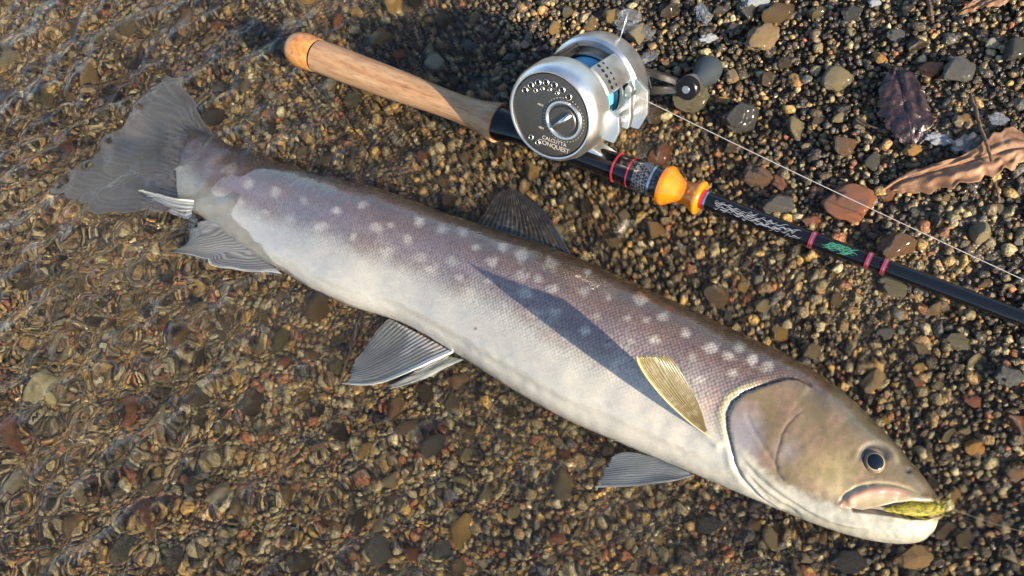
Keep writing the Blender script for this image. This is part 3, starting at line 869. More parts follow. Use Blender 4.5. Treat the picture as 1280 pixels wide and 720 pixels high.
# ------------------------------------------------------------------ mesh bits for the tackle
class MB:
    """collects shapes; build() links them as one mesh object"""
    def __init__(self): self.V, self.F = [], []
    def add(self, V, F):
        o = len(self.V)
        self.V += [tuple(map(float, v)) for v in V]; self.F += [tuple(int(i) + o for i in f) for f in F]
        return self
    def lathe(self, prof, axis='x', n=48, c=(0, 0, 0), cap=True):
        V, F = [], []
        for (a, r) in prof:
            for k in range(n):
                q = 2 * PI * k / n
                p = {'x': (a, r * math.cos(q), r * math.sin(q)), 'y': (r * math.sin(q), a, r * math.cos(q)), 'z': (r * math.cos(q), r * math.sin(q), a)}[axis]
                V.append((p[0] + c[0], p[1] + c[1], p[2] + c[2]))
        for i in range(len(prof) - 1):
            for k in range(n):
                F.append((i * n + k, i * n + (k + 1) % n, (i + 1) * n + (k + 1) % n, (i + 1) * n + k))
        if cap:
            F.append(tuple(range(n - 1, -1, -1))); F.append(tuple((len(prof) - 1) * n + k for k in range(n)))
        return self.add(V, F)
    def ring(self, prof, axis='y', n=64, c=(0, 0, 0)):
        """closed profile turned round the axis"""
        V, F = [], []
        m = len(prof)
        for (a, r) in prof:
            for k in range(n):
                q = 2 * PI * k / n
                p = {'x': (a, r * math.cos(q), r * math.sin(q)), 'y': (r * math.sin(q), a, r * math.cos(q)), 'z': (r * math.cos(q), r * math.sin(q), a)}[axis]
                V.append((p[0] + c[0], p[1] + c[1], p[2] + c[2]))
        for i in range(m):
            for k in range(n):
                F.append((i * n + k, i * n + (k + 1) % n, ((i + 1) % m) * n + (k + 1) % n, ((i + 1) % m) * n + k))
        return self.add(V, F)
    def sector(self, r0, r1, y0, y1, a0, a1, n=20):
        """a slice of a shell round the y axis; angles from +x towards +z, degrees"""
        V, F = [], []
        for i in range(n + 1):
            q = math.radians(a0 + (a1 - a0) * i / n)
            for (r, y) in ((r0, y0), (r1, y0), (r1, y1), (r0, y1)):
                V.append((r * math.cos(q), y, r * math.sin(q)))
        for i in range(n):
            for k in range(4):
                F.append((i * 4 + k, i * 4 + (k + 1) % 4, (i + 1) * 4 + (k + 1) % 4, (i + 1) * 4 + k))
        F.append((3, 2, 1, 0)); F.append(tuple(n * 4 + k for k in range(4)))
        return self.add(V, F)
    def tube(self, pts, r, n=12, r1=None):
        P = [Vector(p) for p in pts]
        V, F = [], []
        m = len(P)
        for i, p in enumerate(P):
            d = (P[min(i + 1, m - 1)] - P[max(i - 1, 0)]).normalized()
            a = d.orthogonal().normalized(); 
            if i: a = (pa - d * pa.dot(d)).normalized()
            pa = a; b = d.cross(a)
            rr = r if r1 is None else r + (r1 - r) * i / (m - 1)
            for k in range(n):
                q = 2 * PI * k / n
                V.append(p + a * rr * math.cos(q) + b * rr * math.sin(q))
        for i in range(m - 1):
            for k in range(n): F.append((i * n + k, i * n + (k + 1) % n, (i + 1) * n + (k + 1) % n, (i + 1) * n + k))
        F.append(tuple(range(n - 1, -1, -1))); F.append(tuple((m - 1) * n + k for k in range(n)))
        return self.add(V, F)
    def box(self, c, s):
        x, y, z = c; a, b, d = s[0] / 2, s[1] / 2, s[2] / 2
        V = [(x + i * a, y + j * b, z + k * d) for i in (-1, 1) for j in (-1, 1) for k in (-1, 1)]
        return self.add(V, [(0, 1, 3, 2), (4, 6, 7, 5), (0, 4, 5, 1), (2, 3, 7, 6), (0, 2, 6, 4), (1, 5, 7, 3)])
    def prism(self, pts, y0, y1):
        """outline in x-z pushed from y0 to y1"""
        n = len(pts)
        V = [(x, y0, z) for x, z in pts] + [(x, y1, z) for x, z in pts]
        F = [tuple(range(n)), tuple(range(2 * n - 1, n - 1, -1))] + [(k, n + k, n + (k + 1) % n, (k + 1) % n) for k in range(n)]
        return self.add(V, F)
    def build(self, name, mat, parent, bevel=0, angle=35, **kw):
        me = bpy.data.meshes.new(name)
        me.from_pydata(self.V, [], self.F); me.update()
        bm = bmesh.new(); bm.from_mesh(me)
        bmesh.ops.recalc_face_normals(bm, faces=bm.faces)
        if bevel:
            ed = [e for e in bm.edges if len(e.link_faces) == 2 and e.calc_face_angle(0) > math.radians(50)]
            bmesh.ops.bevel(bm, geom=ed, offset=bevel, segments=2, affect='EDGES', clamp_overlap=True)
        for e in bm.edges:
            e.smooth = not (len(e.link_faces) == 2 and e.calc_face_angle(0) > math.radians(angle))
        bm.to_mesh(me); bm.free()
        o = link(name, me, mat, None, **kw)
        o.parent = parent
        return o

# ------------------------------------------------------------------ rod
ROD0, ROD1 = at(384, 65, .022), at(1280, 398, .011)
RW = (ROD1 - ROD0).normalized()
RQ = Vector((0, 0, 1)).cross(RW).normalized(); RZ = RW.cross(RQ)
def rod_s(px):
    """distance along the rod of the point that shows at photo column px"""
    lo, hi = -.1, .9
    for _ in range(40):
        m = (lo + hi) / 2
        if px_np(np.array(ROD0 + RW * m))[0] < px: lo = m
        else: hi = m
    return lo
rod = empty('fishing_rod', ROD0, 'fishing rod with bare wooden grip, orange collar and black blank lying at the water edge', 'fishing rod')
rod.matrix_world = Matrix((( RW.x, RQ.x, RZ.x, ROD0.x), (RW.y, RQ.y, RZ.y, ROD0.y), (RW.z, RQ.z, RZ.z, ROD0.z), (0, 0, 0, 1)))
def rp(px, r):                                   # station on the rod: (distance, radius) from photo column and radius in photo pixels
    s = rod_s(px)
    return (s, r * mm_px(ROD0 + RW * s))
def rod_part(name, st, mat, parent=None, smooth=True, n=48, **kw):
    pr = curve([rp(*q) for q in st], len(st) * 6) if smooth else [rp(*q) for q in st]
    return MB().lathe([tuple(q) for q in pr], 'x', n).build(name, mat, parent or rod, **kw)

t = NT('burl_wood')
co = t.coord()
w = t.noise(240, 6, .7, co)
t.set(Base_Color=t.ramp(w, [(.30, (.16, .045, .015)), (.45, (.50, .20, .05)), (.62, (.62, .28, .08))]), Roughness=.35, Coat_Weight=.4)
M_BURL = t.m
t = NT('pale_wood')
mp = t.new('ShaderNodeMapping'); mp.inputs['Scale'].default_value = (30, 260, 260); t.link(t.coord(), mp.inputs[0])
g1 = t.noise(1, 5, .6, mp.outputs[0]); mp2 = t.new('ShaderNodeMapping'); mp2.inputs['Scale'].default_value = (120, 900, 900); t.link(t.coord(), mp2.inputs[0])
g2 = t.noise(1, 3, .6, mp2.outputs[0])
c = t.ramp(g1, [(.30, (.26, .125, .055)), (.50, (.40, .225, .11)), (.70, (.46, .29, .16))])
c = t.mix(1.0, c, t.ramp(g2, [(.30, .62), (.48, 1.0), (.7, 1.08)]), 'MULTIPLY')
t.set(Base_Color=c, Roughness=.45, Normal=t.bump(g2, .2, .0005), Coat_Weight=.15, Coat_Roughness=.3)
M_WOOD = t.m
M_BLACK = simple('black_gloss', (.006, .006, .008), .14)
M_RED = simple('red_trim', (.45, .03, .05), .25, .3, Coat_Weight=.5)
M_SILV = simple('silver_trim', (.70, .68, .65), .32, 1.0)
t = NT('orange_resin')
t.set(Base_Color=t.ramp(t.noise(160, 3), [(.3, (.70, .17, .004)), (.7, (.80, .25, .010))]), Roughness=.22, Subsurface_Weight=.15, Subsurface_Scale=.002, Coat_Weight=.5, Coat_Roughness=.08)
M_ORANGE = t.m
t = NT('carbon_weave')
mp = t.new('ShaderNodeMapping'); mp.inputs['Scale'].default_value = (700, 700, 700); mp.inputs['Rotation'].default_value = (.5, .78, .78); t.link(t.coord(), mp.inputs[0])
ck = t.new('ShaderNodeTexChecker'); ck.inputs['Scale'].default_value = 1; t.link(mp.outputs[0], ck.inputs[0])
t.set(Base_Color=t.mix(ck.outputs[1], (.016, .017, .02), (.11, .115, .125)), Roughness=.25, Metallic=.3, Coat_Weight=.8, Coat_Roughness=.05)
M_CARBON = t.m
t = NT('thread_wrap')
wv = t.new('ShaderNodeTexWave', wave_type='BANDS', bands_direction='X'); wv.inputs['Scale'].default_value = 60; t.link(t.coord(), wv.inputs[0])
t.set(Base_Color=(.006, .007, .008), Roughness=.16, Coat_Weight=.3, Coat_Roughness=.1)
M_THREAD = t.m

bc = rod_part('butt_cap', [(363, 11), (366, 16), (371, 20), (380, 22), (391, 21.5), (397, 20.5)], M_BURL)
rod_part('trim_ring', [(397, 20.2), (398.8, 20.2)], M_BLACK, bc, smooth=False)
rod_part('grip', [(398.8, 20.2), (430, 20.5), (470, 20), (510, 19), (545, 17.6), (575, 17.4), (600, 20), (618, 24.5), (624, 25)], M_WOOD)
seat = rod_part('reel_seat', [(624, 22), (632, 21), (650, 17), (700, 16.5), (760, 16.5), (780, 18), (797, 19)], M_BLACK)
for px in (771, 789): rod_part('trim_ring', [(px, 19.4), (px + 1.6, 19.6)], M_RED, seat, smooth=False)
hood = rod_part('hood', [(797, 19.4), (804, 20.5), (815, 20), (832, 19)], M_CARBON)
rod_part('trim_ring', [(816, 20.6), (818.6, 20.5)], M_SILV, hood, smooth=False)
rod_part('winding_check', [(828, 22), (829, 25), (833, 26), (836, 25.4), (847, 17), (853, 15), (861, 14.8), (865, 16.5), (870, 20.6), (873.5, 22), (876, 21.6), (877, 20)], M_ORANGE, smooth=False, n=64, angle=50, bevel=0)
blank = rod_part('blank', [(876, 11.3), (930, 11), (1010, 10.5), (1090, 9.9), (1107, 9.8)], M_BLACK)
rod_part('wrap_ring', [(877, 12.5), (882, 12.2)], M_RED, blank, smooth=False)
rod_part('wrap_ring', [(882.2, 12.6), (884.4, 12.4)], M_SILV, blank, smooth=False)
for px in (1013, 1083, 1103):
    rod_part('wrap_ring', [(px, 11.3), (px + 2.2, 11.3)], M_RED, blank, smooth=False)
    rod_part('wrap_ring', [(px + 2.4, 11.4), (px + 4, 11.4)], M_SILV, blank, smooth=False)
    rod_part('wrap_ring', [(px + 4.2, 11.3), (px + 5.6, 11.3)], M_RED, blank, smooth=False)
pr = []
s0, s1 = rod_s(1109), rod_s(1600)
nn = 220
for k in range(nn):
    s = s0 + (s1 - s0) * k / (nn - 1)
    r = (10.4 - 2.6 * k / nn) * .00042
    pr.append((s, r * (1.0 if k % 2 else .87)))
MB().lathe(pr, 'x', 32).build('thread_wrapping', M_THREAD, rod, angle=80)
# painted script on the blank
def script(name, p0, p1, col, n, seed, hi, rough=.3):
    r = np.random.default_rng(seed)
    b = MB()
    for k in range(n):
        f = (k + r.uniform(-.4, .4)) / n
        s = rod_s(p0 + (p1 - p0) * f); rad = 10.9 * mm_px(ROD0 + RW * s) + .00012
        a0 = r.uniform(.25, .75) * hi; Ls = r.uniform(.002, .0065); da = r.uniform(-.5, -.15); wd = r.uniform(.00008, .00026)
        st = []
        for i in range(6):
            q = i / 5
            st.append((s + Ls * (q - .5), a0 + da * (q - .5) + .12 * math.sin(q * 6 + k), wd * math.sin(PI * (q * .8 + .12))))
        V, F = [], []
        for (x, a, w_) in st:
            for sg_ in (-1, 1):
                aa = a + sg_ * w_ / rad
                V.append((x, -rad * math.sin(aa - .5), rad * math.cos(aa - .5)))
        for i in range(5): F.append((2 * i, 2 * i + 1, 2 * i + 3, 2 * i + 2))
        b.add(V, F)
    o = b.build(name, simple(name + '_paint', col, rough), blank)
    return o
script('script_lettering', 894, 1000, (.26, .27, .29), 80, 3, 1.9)
script('green_lettering', 1036, 1066, (.05, .20, .13), 40, 4, 1.5)

# ------------------------------------------------------------------ reel
PHI_R = math.radians(37)
RA = RQ * math.cos(PHI_R) - RZ * math.sin(PHI_R); RU = RZ * math.cos(PHI_R) + RQ * math.sin(PHI_R)
RC = ROD0 + RW * .199 + RU * .033 + RA * .001
reel = empty('fishing_reel', RC, 'silver baitcasting reel with blue line clamped on the rod', 'fishing reel')
reel.matrix_world = Matrix(((RW.x, RA.x, RU.x, RC.x), (RW.y, RA.y, RU.y, RC.y), (RW.z, RA.z, RU.z, RC.z), (0, 0, 0, 1))) @ Matrix.Diagonal((.00114, .00128, .00114, 1))
bpy.context.view_layer.update()
t = NT('brushed_silver')
nz = t.noise(.12, 3, .5)
t.set(Base_Color=t.ramp(nz, [(.3, (.74, .72, .69)), (.7, (.88, .86, .82))]), Metallic=1.0, Roughness=t.ramp(nz, [(.3, .32), (.7, .42)]))
M_RS = t.m
t = NT('grained_gunmetal')
mp = t.new('ShaderNodeMapping'); mp.inputs['Scale'].default_value = (.6, 1, 9); t.link(t.coord(), mp.inputs[0])
gn = t.noise(1, 3, .6, mp.outputs[0])
t.set(Base_Color=t.ramp(gn, [(.3, (.085, .075, .064)), (.7, (.145, .130, .110))]), Metallic=.75, Roughness=.42)
M_GUN = t.m
M_DARK = simple('dark_anodised', (.02, .02, .022), .3, .6)
M_HOLE = simple('drilled_hole', (.008, .008, .008), .5)
t = NT('blue_braid')
wv = t.new('ShaderNodeTexWave', wave_type='BANDS', bands_direction='Y'); wv.inputs['Scale'].default_value = 1.4; t.link(t.coord(), wv.inputs[0])
t.set(Base_Color=t.mix(wv.outputs['Fac'], (.06, .36, .58), (.14, .52, .72)), Roughness=.45, Normal=t.bump(wv.outputs['Fac'], .4, .2))
M_BLUE = t.m
M_INK = simple('white_print', (.46, .43, .37), .4)

lp = MB().lathe([(-25.2, 0.01), (-25.2, 18.5), (-24.9, 19.4), (-24.0, 19.6), (-17, 19.6)], 'y', 96, cap=False).build('side_plate', M_GUN, reel)
MB().ring([(-24.2, 19.7), (-25.3, 20.1), (-25.4, 20.8), (-24.2, 22.2), (-21, 23.2), (-13.4, 23.4), (-13.4, 20), (-18, 19.7)], 'y', 96).build('rim', M_RS, lp)
dx, dz = 7.5, 0.5
MB().ring([(-25.3, 9.4), (-26.2, 9.0), (-26.2, 8.2), (-24.6, 6.8), (-24.6, 9.3)], 'y', 48, (dx, 0, dz)).build('dial_ring', M_RS, lp)
kb = MB().lathe([(-24.9, 6.6), (-25.9, 6.6), (-26.3, 6.2), (-26.3, .01)], 'y', 40, (dx, 0, dz), cap=False)
kb.build('dial_knob', M_GUN, lp)
MB().prism([(dx - 4.8, dz - 4.1), (dx - 3.0, dz - 5.2), (dx + 4.9, dz + 4.0), (dx + 3.2, dz + 5.2)], -27.9, -26.2).build('dial_grip', M_RS, lp, bevel=.3)
tk = MB()
for k in range(40):
    q = 2 * PI * k / 40
    tk.lathe([(-25.35, .30), (-25.35, .01)], 'y', 6, (dx + 10.4 * math.cos(q), 0, dz + 10.4 * math.sin(q)), cap=False)
tk.build('dial_ticks', M_INK, lp)
for r_, rad, lst in ((15.3, 1.25, (52, 68, 84, 100, 116, 132, 148)), (12.3, .75, (74, 92, 110, 128)), (15.6, 1.0, (-118, -103))):
    for a in lst:
        q = math.radians(a)
        c_ = (r_ * math.cos(q) - 1, 0, r_ * math.sin(q))
        h_ = MB().lathe([(-25.34, rad), (-25.34, .01)], 'y', 20, c_, cap=False).build('drilled_hole', M_HOLE, lp)
        MB().ring([(-25.3, rad), (-25.6, rad + .12), (-25.3, rad + .34)], 'y', 20, c_).build('hole_bevel', M_RS, h_)
def text(body, size, x, z, parent, mat, y=-25.4, align='CENTER'):
    cu = bpy.data.curves.new('t', 'FONT'); cu.body = body; cu.size = size; cu.align_x = align; cu.extrude = .04; cu.offset = .02
    o = bpy.data.objects.new('t', cu); COL.objects.link(o)
    bpy.context.view_layer.update()
    me_ = bpy.data.meshes.new_from_object(o.evaluated_get(bpy.context.evaluated_depsgraph_get()))
    bpy.data.objects.remove(o)
    for v in me_.vertices: v.co = Vector((v.co.x + x, y - v.co.z, v.co.y + z))
    l_ = link('lettering', me_, mat, None, smooth=False); l_.parent = parent
    return l_
text('CALCUTTA', 2.5, 4.0, -12.2, lp, M_INK)
text('CONQUEST', 3.1, 4.0, -15.0, lp, M_INK)
text('MAX', 1.4, -5.2, 3.4, lp, M_INK); text('MIN', 1.4, -3.5, -7.6, lp, M_INK)

fr = MB()
fr.ring([(-13.3, 23.2), (-11.2, 22.6), (-11.2, 19.2), (-13.3, 19.2)], 'y', 96)
fr.ring([(9, 21), (9, 23.6), (10.5, 24.9), (16, 25.3), (19.5, 24.6), (19.5, 22), (14, 21)], 'y', 96)
frame = fr.build('frame', M_RS, reel)
MB().sector(20.6, 23.3, -11.4, 9.3, 28, 66, 14).build('top_bridge', M_RS, frame, bevel=.5)
for j, a in enumerate((34, 41, 48, 55, 62)):
    for yy, rad in ((-7.2 + j * .2, 1.0), (-3.4 + j * .2, .7)):
        q = math.radians(a)
        b = MB()
        n_ = 16
        ctr = Vector((23.33 * math.cos(q), yy + (3 if j % 2 else 0) * 0, 23.33 * math.sin(q)))
        tx = Vector((-math.sin(q), 0, math.cos(q)))
        b.add([ctr] + [ctr + tx * rad * math.cos(2 * PI * k / n_) + Vector((0, 1, 0)) * rad * math.sin(2 * PI * k / n_) for k in range(n_)], [(0, 1 + k, 1 + (k + 1) % n_) for k in range(n_)])
        b.build('drilled_hole', M_HOLE, frame)
MB().sector(18.5, 22.8, -11.4, 9.3, 116, 160, 14).build('thumb_bar', M_DARK, reel, bevel=.8)
MB().sector(19.5, 22.5, -11.4, 9.3, 205, 318, 24).build('bottom_plate', M_RS, frame, bevel=.4)
MB().tube([(20.6, -11.5, -9), (20.6, 9.5, -9)], 1.7, 16).build('pillar', M_RS, frame)
sp = MB().lathe([(-11, 4), (-11, 17.6), (-9.8, 18.3), (-9.2, 17.6), (-8.8, 14), (7, 14), (7.4, 17.6), (8, 18.3), (9, 17.6), (9, 4)], 'y', 72).build('spool', M_DARK, reel)
MB().ring([(-9.9, 18.35), (-8.9, 18.5), (-8.7, 17.2), (-9.9, 17.2)], 'y', 72).build('spool_lip', M_RS, sp)
MB().ring([(6.9, 17.2), (7.1, 18.5), (8.2, 18.4), (8.2, 17.2)], 'y', 72).build('spool_lip', M_RS, sp)
pr = [(-8.7, 15.2)] + [(-8.5 + 15.4 * k / 60, 16.3 + (.22 if k % 2 else 0) + .5 * math.sin(PI * k / 60)) for k in range(61)] + [(7.0, 15.2)]
MB().lathe(pr, 'y', 72).build('line_winding', M_BLUE, sp, angle=80)
lw = MB().tube([(22.6, -11.4, 1.0), (22.6, 9.5, 1.0)], 1.3, 14).tube([(23.4, -11.4, -5), (23.4, 9.5, -5)], 2.3, 18).build('level_wind', M_RS, reel)
cg = MB().prism([(20.8, -8.4), (27.2, -8.6), (27.6, -2), (26.4, 3.0), (25.6, 11.5), (23.8, 13.2), (22.4, 11.5), (21.2, 3)], -.2, 3.4).build('line_guide', M_RS, lw, bevel=.5)
MB().ring([(-.5, 1.1), (-.5, 2.1), (3.7, 2.1), (3.7, 1.1)], 'y', 24, (24.2, 0, 8.2)).build('guide_eye', M_SILV, lw)
MB().prism([(18.3, -3.5), (21.5, -9.5), (27.6, -9.8), (29.4, -3.2), (28.0, 3.6), (22.4, 5.2)], -13.4, -11.2).build('front_cheek', M_RS, frame, bevel=.4)
MB().prism([(16.3, 2.5), (18.5, -12.5), (28.0, -12.4), (31.2, -3.2), (29.4, 7.6), (22.4, 12.2)], 9.4, 11.8).build('front_cheek', M_RS, frame, bevel=.4)
MB().prism([(-24, -27.6), (-23, -28.6), (30, -28.6), (32, -27.6), (14, -22), (-10, -22)], -4.5, 4.5).build('reel_foot', M_RS, reel, bevel=.5)
gc = MB().lathe([(19.2, 24.5), (21.5, 24.2), (24.5, 22.3), (26.4, 19), (26.8, 13), (26.8, .01)], 'y', 96, cap=False).build('gear_case', M_RS, reel)
hx, hz = 4, -3
star = [((8 if k % 2 else 14.5) * math.cos(2 * PI * k / 10 + .3) + hx, (8 if k % 2 else 14.5) * math.sin(2 * PI * k / 10 + .3) + hz) for k in range(10)]
MB().prism(star, 29, 30.8).build('star_drag', M_RS, reel, bevel=.4)
MB().lathe([(26.5, 5), (33, 5), (33, 3.4), (36.5, 3.4)], 'y', 32, (hx, 0, hz)).build('drive_shaft', M_SILV, reel)
h = empty('crank', (0, 0, 0), 'crank', 'crank'); del h['label'], h['category']
bpy.data.objects.remove(h)
ha = math.radians(12)                                    # the crank points along the rod
def hp(d, w): return (hx + d * math.cos(ha) - w * math.sin(ha), hz + d * math.sin(ha) + w * math.cos(ha))
HL = 35
arm = MB()
arm.prism([hp(-3, 7.2), hp(4, 8.2), hp(HL - 6, 2.9), hp(HL - 4, -1.5), hp(HL - 8, 0.4), hp(5, 4.8), hp(-3, 4.0)], 33.2, 36)
arm.prism([hp(-3, -4.0), hp(5, -4.6), hp(HL - 8, -1.5), hp(HL - 4, -3.4), hp(HL - 7, -4.6), hp(4, -8.2), hp(-3, -7.2)], 33.2, 36)
arm.prism([hp(-8, 4), hp(-8, -4), hp(-4, -7.4), hp(1.5, -7.0), hp(1.5, 7.0), hp(-4, 7.4)], 33.2, 36)
arm.prism([hp(12, 4.2), hp(14.5, 4.0), hp(16.5, -3.6), hp(14, -4.0)], 33.5, 35.7)
arm_o = arm.build('crank_arm', simple('bright_arm', (.42, .41, .40), .22, 1.0), reel, bevel=.35)
ex_, ez_ = hp(HL, -1.5)
MB().lathe([(32.4, 0.01), (32.4, 5.0), (33, 5.6), (36.6, 5.6)], 'y', 36, (ex_, 0, ez_), cap=False).build('crank_boss', M_DARK, arm_o)
MB().lathe([(32.2, 0.01), (32.2, 1.9), (32.6, 2.1)], 'y', 24, (ex_, 0, ez_), cap=False).build('screw', M_SILV, arm_o)
cx_, cz_ = hp(2, -2)
kn = MB().lathe([(41.0, 3.4), (43, 3.6), (47, 4.2), (52, 6.0), (56, 7.6), (59, 8.0), (60.5, 7.2), (61, 4.5), (61, .01)], 'y', 40, (ex_, 0, ez_), cap=False).build('crank_knob', simple('grey_rubber', (.045, .055, .062), .35, .2), reel)
MB().lathe([(36.6, 5.3), (38, 5.6), (40.4, 5.2), (41.2, 4.0)], 'y', 36, (ex_, 0, ez_)).build('knob_collar', M_SILV, kn)
MB().tube([(6, 20, 23), (7, 22, 36)], .35, 8).build('line_tag', M_SILV, reel)

# line running out of the guide, over the stones, past the frame
g0 = reel.matrix_world @ Vector((27.5, 1.6, 8.2))
g1 = at(1282, 351, .014); g2 = g1 + (g1 - g0) * .45 + Vector((0, 0, .004))
ln = MB().tube([tuple(g0 + (g1 - g0) * q - Vector((0, 0, .0015 * math.sin(PI * q)))) for q in np.linspace(0, 1, 24)] + [tuple(g2)], .00017, 8)
ob = ln.build('fishing_line', simple('pale_line', (.46, .44, .42), .4), None)
ob['label'] = 'thin pale fishing line running from the reel to the right edge'; ob['category'] = 'fishing line'
# ------------------------------------------------------------------ leaves, ice, twigs, lure
def bedp(px, py, h=0.0):
    z = float(bed_z(*at(px, py, 0)[:2])); p = at(px, py, z + h)
    return p

t = NT('dry_leaf')
co = t.coord()
n1 = t.noise(150, 6, .7, co); n2 = t.noise(40, 3, .6, co)
c = t.ramp(n1, [(.28, (.12, .05, .022)), (.48, (.29, .15, .075)), (.66, (.43, .26, .15)), (.82, (.56, .40, .26))])
c = t.mix(t.ramp(n2, [(.5, 0.), (.7, .6)]), c, (.13, .055, .022))
c = t.mix(t.math('MULTIPLY', t.attr('vein'), .7), c, (.16, .06, .02))
t.set(Base_Color=c, Roughness=.65, Normal=t.bump(t.math('ADD', n1, t.math('MULTIPLY', t.attr('vein'), .4)), .35, .0005))
M_LEAF = t.m
def leaf(name, mid, width, label, curl=.35, h0=.004, seed=1, fold=.5, mat=None, cup=.3):
    """mid: photo pixels of the midrib with height above the bed in mm; width: half widths (left, right) along it in px"""
    nu, nv = 70, 33
    Mc = curve([(a, b) for a, b, _ in mid], nu); hh = np.interp(np.linspace(0, 1, nu), np.linspace(0, 1, len(mid)), [q[2] for q in mid]) * .001
    C = np.array([np.array(bedp(a, b)) for a, b in Mc]); 
    zs = np.convolve(np.pad(C[:, 2], 8, mode='edge'), np.ones(17) / 17, 'valid'); C[:, 2] = zs + hh
    d = np.gradient(C, axis=0); d /= np.linalg.norm(d, axis=1)[:, None]
    s = np.cross([0, 0, 1], d); s /= np.linalg.norm(s, axis=1)[:, None]
    wl = np.interp(np.linspace(0, 1, nu), np.linspace(0, 1, len(width)), [q[0] for q in width]); wr = np.interp(np.linspace(0, 1, nu), np.linspace(0, 1, len(width)), [q[1] for q in width])
    m = mm_px(C[nu // 2])
    T = np.linspace(-1, 1, nv)
    uN, vN = np.meshgrid(np.linspace(0, 1, nu), T, indexing='ij')
    edge = 1 + .20 * vnoise(uN * 26, np.sign(vN) * 3, seed) + .05 * vnoise(uN * 60, np.sign(vN) * 3, seed + 1)
    w = np.where(vN > 0, wl[:, None], wr[:, None]) * m * edge
    off = np.abs(vN)
    side = vN * w
    lift = fold * np.where(vN > 0, off, off * .4) * w + .06 * w * off * np.sin(uN * 9 + seed) + .0012 * vnoise(uN * 12, vN * 4, seed + 4) - cup * w * off ** 2.2 * curl * 2
    vein = np.maximum(np.exp(-(vN / .05) ** 2), .6 * np.maximum(0, np.cos((uN * 16 - np.abs(vN) * 2.2) * 2 * PI)) ** 14)
    P = C[:, None] + s[:, None] * side[..., None] + np.array([0, 0, 1.])[None, None] * (lift - .0006 * np.exp(-(vN / .08) ** 2))[..., None]
    th = .0002
    top, bot = P.reshape(-1, 3), P.reshape(-1, 3) - np.array([0, 0, th])
    f1 = grid_faces(nu, nv); n0 = nu * nv
    rim = [i * nv for i in range(nu)] + [(nu - 1) * nv + j for j in range(1, nv)] + [i * nv + nv - 1 for i in range(nu - 2, -1, -1)] + list(range(nv - 2, 0, -1))
    rim = np.array(rim); rim2 = np.roll(rim, -1)
    me = fast_mesh(name, np.concatenate([top, bot]), np.concatenate([f1, f1[:, ::-1] + n0, np.stack([rim, rim2, rim2 + n0, rim + n0], -1)]))
    bmx = bmesh.new(); bmx.from_mesh(me); bmesh.ops.recalc_face_normals(bmx, faces=bmx.faces); bmx.to_mesh(me); bmx.free()
    set_attr(me, 'vein', np.concatenate([vein.ravel(), vein.ravel()]))
    return link(name, me, mat or M_LEAF, label=label, cat='leaf', group='dead leaves on the shore')
leaf('dead_leaf', [(1097, 246, 2), (1130, 232, 5), (1175, 219, 8), (1225, 207, 9), (1262, 196, 8), (1300, 188, 6)],
     [(1, 2), (10, 14), (9, 26), (8, 30), (22, 24), (30, 22), (10, 10)], 'long curled brown dry leaf at the right edge of the shore', seed=3, fold=.18)
leaf('dead_leaf', [(1196, 22, 3), (1225, 10, 6), (1262, 2, 7), (1300, -6, 5)], [(1, 2), (8, 9), (12, 12), (8, 8)], 'tan dry leaf tip at the upper right corner', seed=8, fold=.2)
t = NT('rotten_leaf')
co = t.coord(); n1 = t.noise(200, 6, .7, co)
t.set(Base_Color=t.ramp(n1, [(.3, (.014, .010, .010)), (.55, (.040, .024, .024)), (.75, (.080, .050, .038))]), Roughness=t.ramp(n1, [(.3, .12), (.7, .4)]), Normal=t.bump(t.math('ADD', n1, t.attr('vein')), .6, .0008))
leaf('dead_leaf', [(1117, 88, 4), (1124, 110, 6), (1130, 140, 6), (1136, 165, 5), (1140, 186, 3)], [(4, 4), (22, 24), (30, 28), (28, 24), (8, 8)],
     'dark rotten wet leaf lying flat on the shore gravel', seed=12, fold=.08, mat=t.m, cup=.25)

# thin ice left along the shore
t = NT('clear_ice')
n1 = t.noise(260, 4, .6)
t.set(Base_Color=(.93, .96, 1.0), Roughness=t.ramp(n1, [(.35, .04), (.7, .28)]), IOR=1.31, Normal=t.bump(n1, .5, .0014))
t.p.inputs['Transmission Weight'].default_value = .93
M_ICE = t.m
t = NT('frosted_ice')
n1 = t.noise(330, 5, .65)
t.set(Base_Color=(.78, .82, .86), Roughness=.3, IOR=1.31, Normal=t.bump(n1, .9, .0016))
t.p.inputs['Transmission Weight'].default_value = .45
M_FROST = t.m
ICE = [(800, 44, 34, 10, 22, M_ICE, 'long clear ice sliver right of the reel top'), (770, 25, 14, 6, -28, M_FROST, 'small white ice chip above the reel'),
       (786, 26, 20, 12, 10, M_ICE, 'clear ice lump above the long ice sliver'), (944, 6, 20, 10, 5, M_FROST, 'white frosted ice patch at the top edge'),
       (1172, 178, 18, 9, 15, M_FROST, 'ragged frosted ice piece above the curled leaf'), (1208, 183, 22, 12, -10, M_ICE, 'clear ice plate beside the twig above the curled leaf'),
       (886, 52, 13, 7, 0, M_FROST, 'tiny icy clump above the crank knob'), (1246, 153, 14, 10, 0, M_ICE, 'clear ice crumb right of the twig'),
       (1262, 172, 9, 7, 0, M_FROST, 'white ice crumb near the right edge'), (1092, 8, 9, 6, 0, M_FROST, 'white ice crumb at the top edge above the shore'),
       (812, 75, 15, 8, -30, M_ICE, 'clear ice lump between the reel and the crank knob'), (880, 22, 9, 18, -20, M_ICE, 'upright clear ice finger at the top edge')]
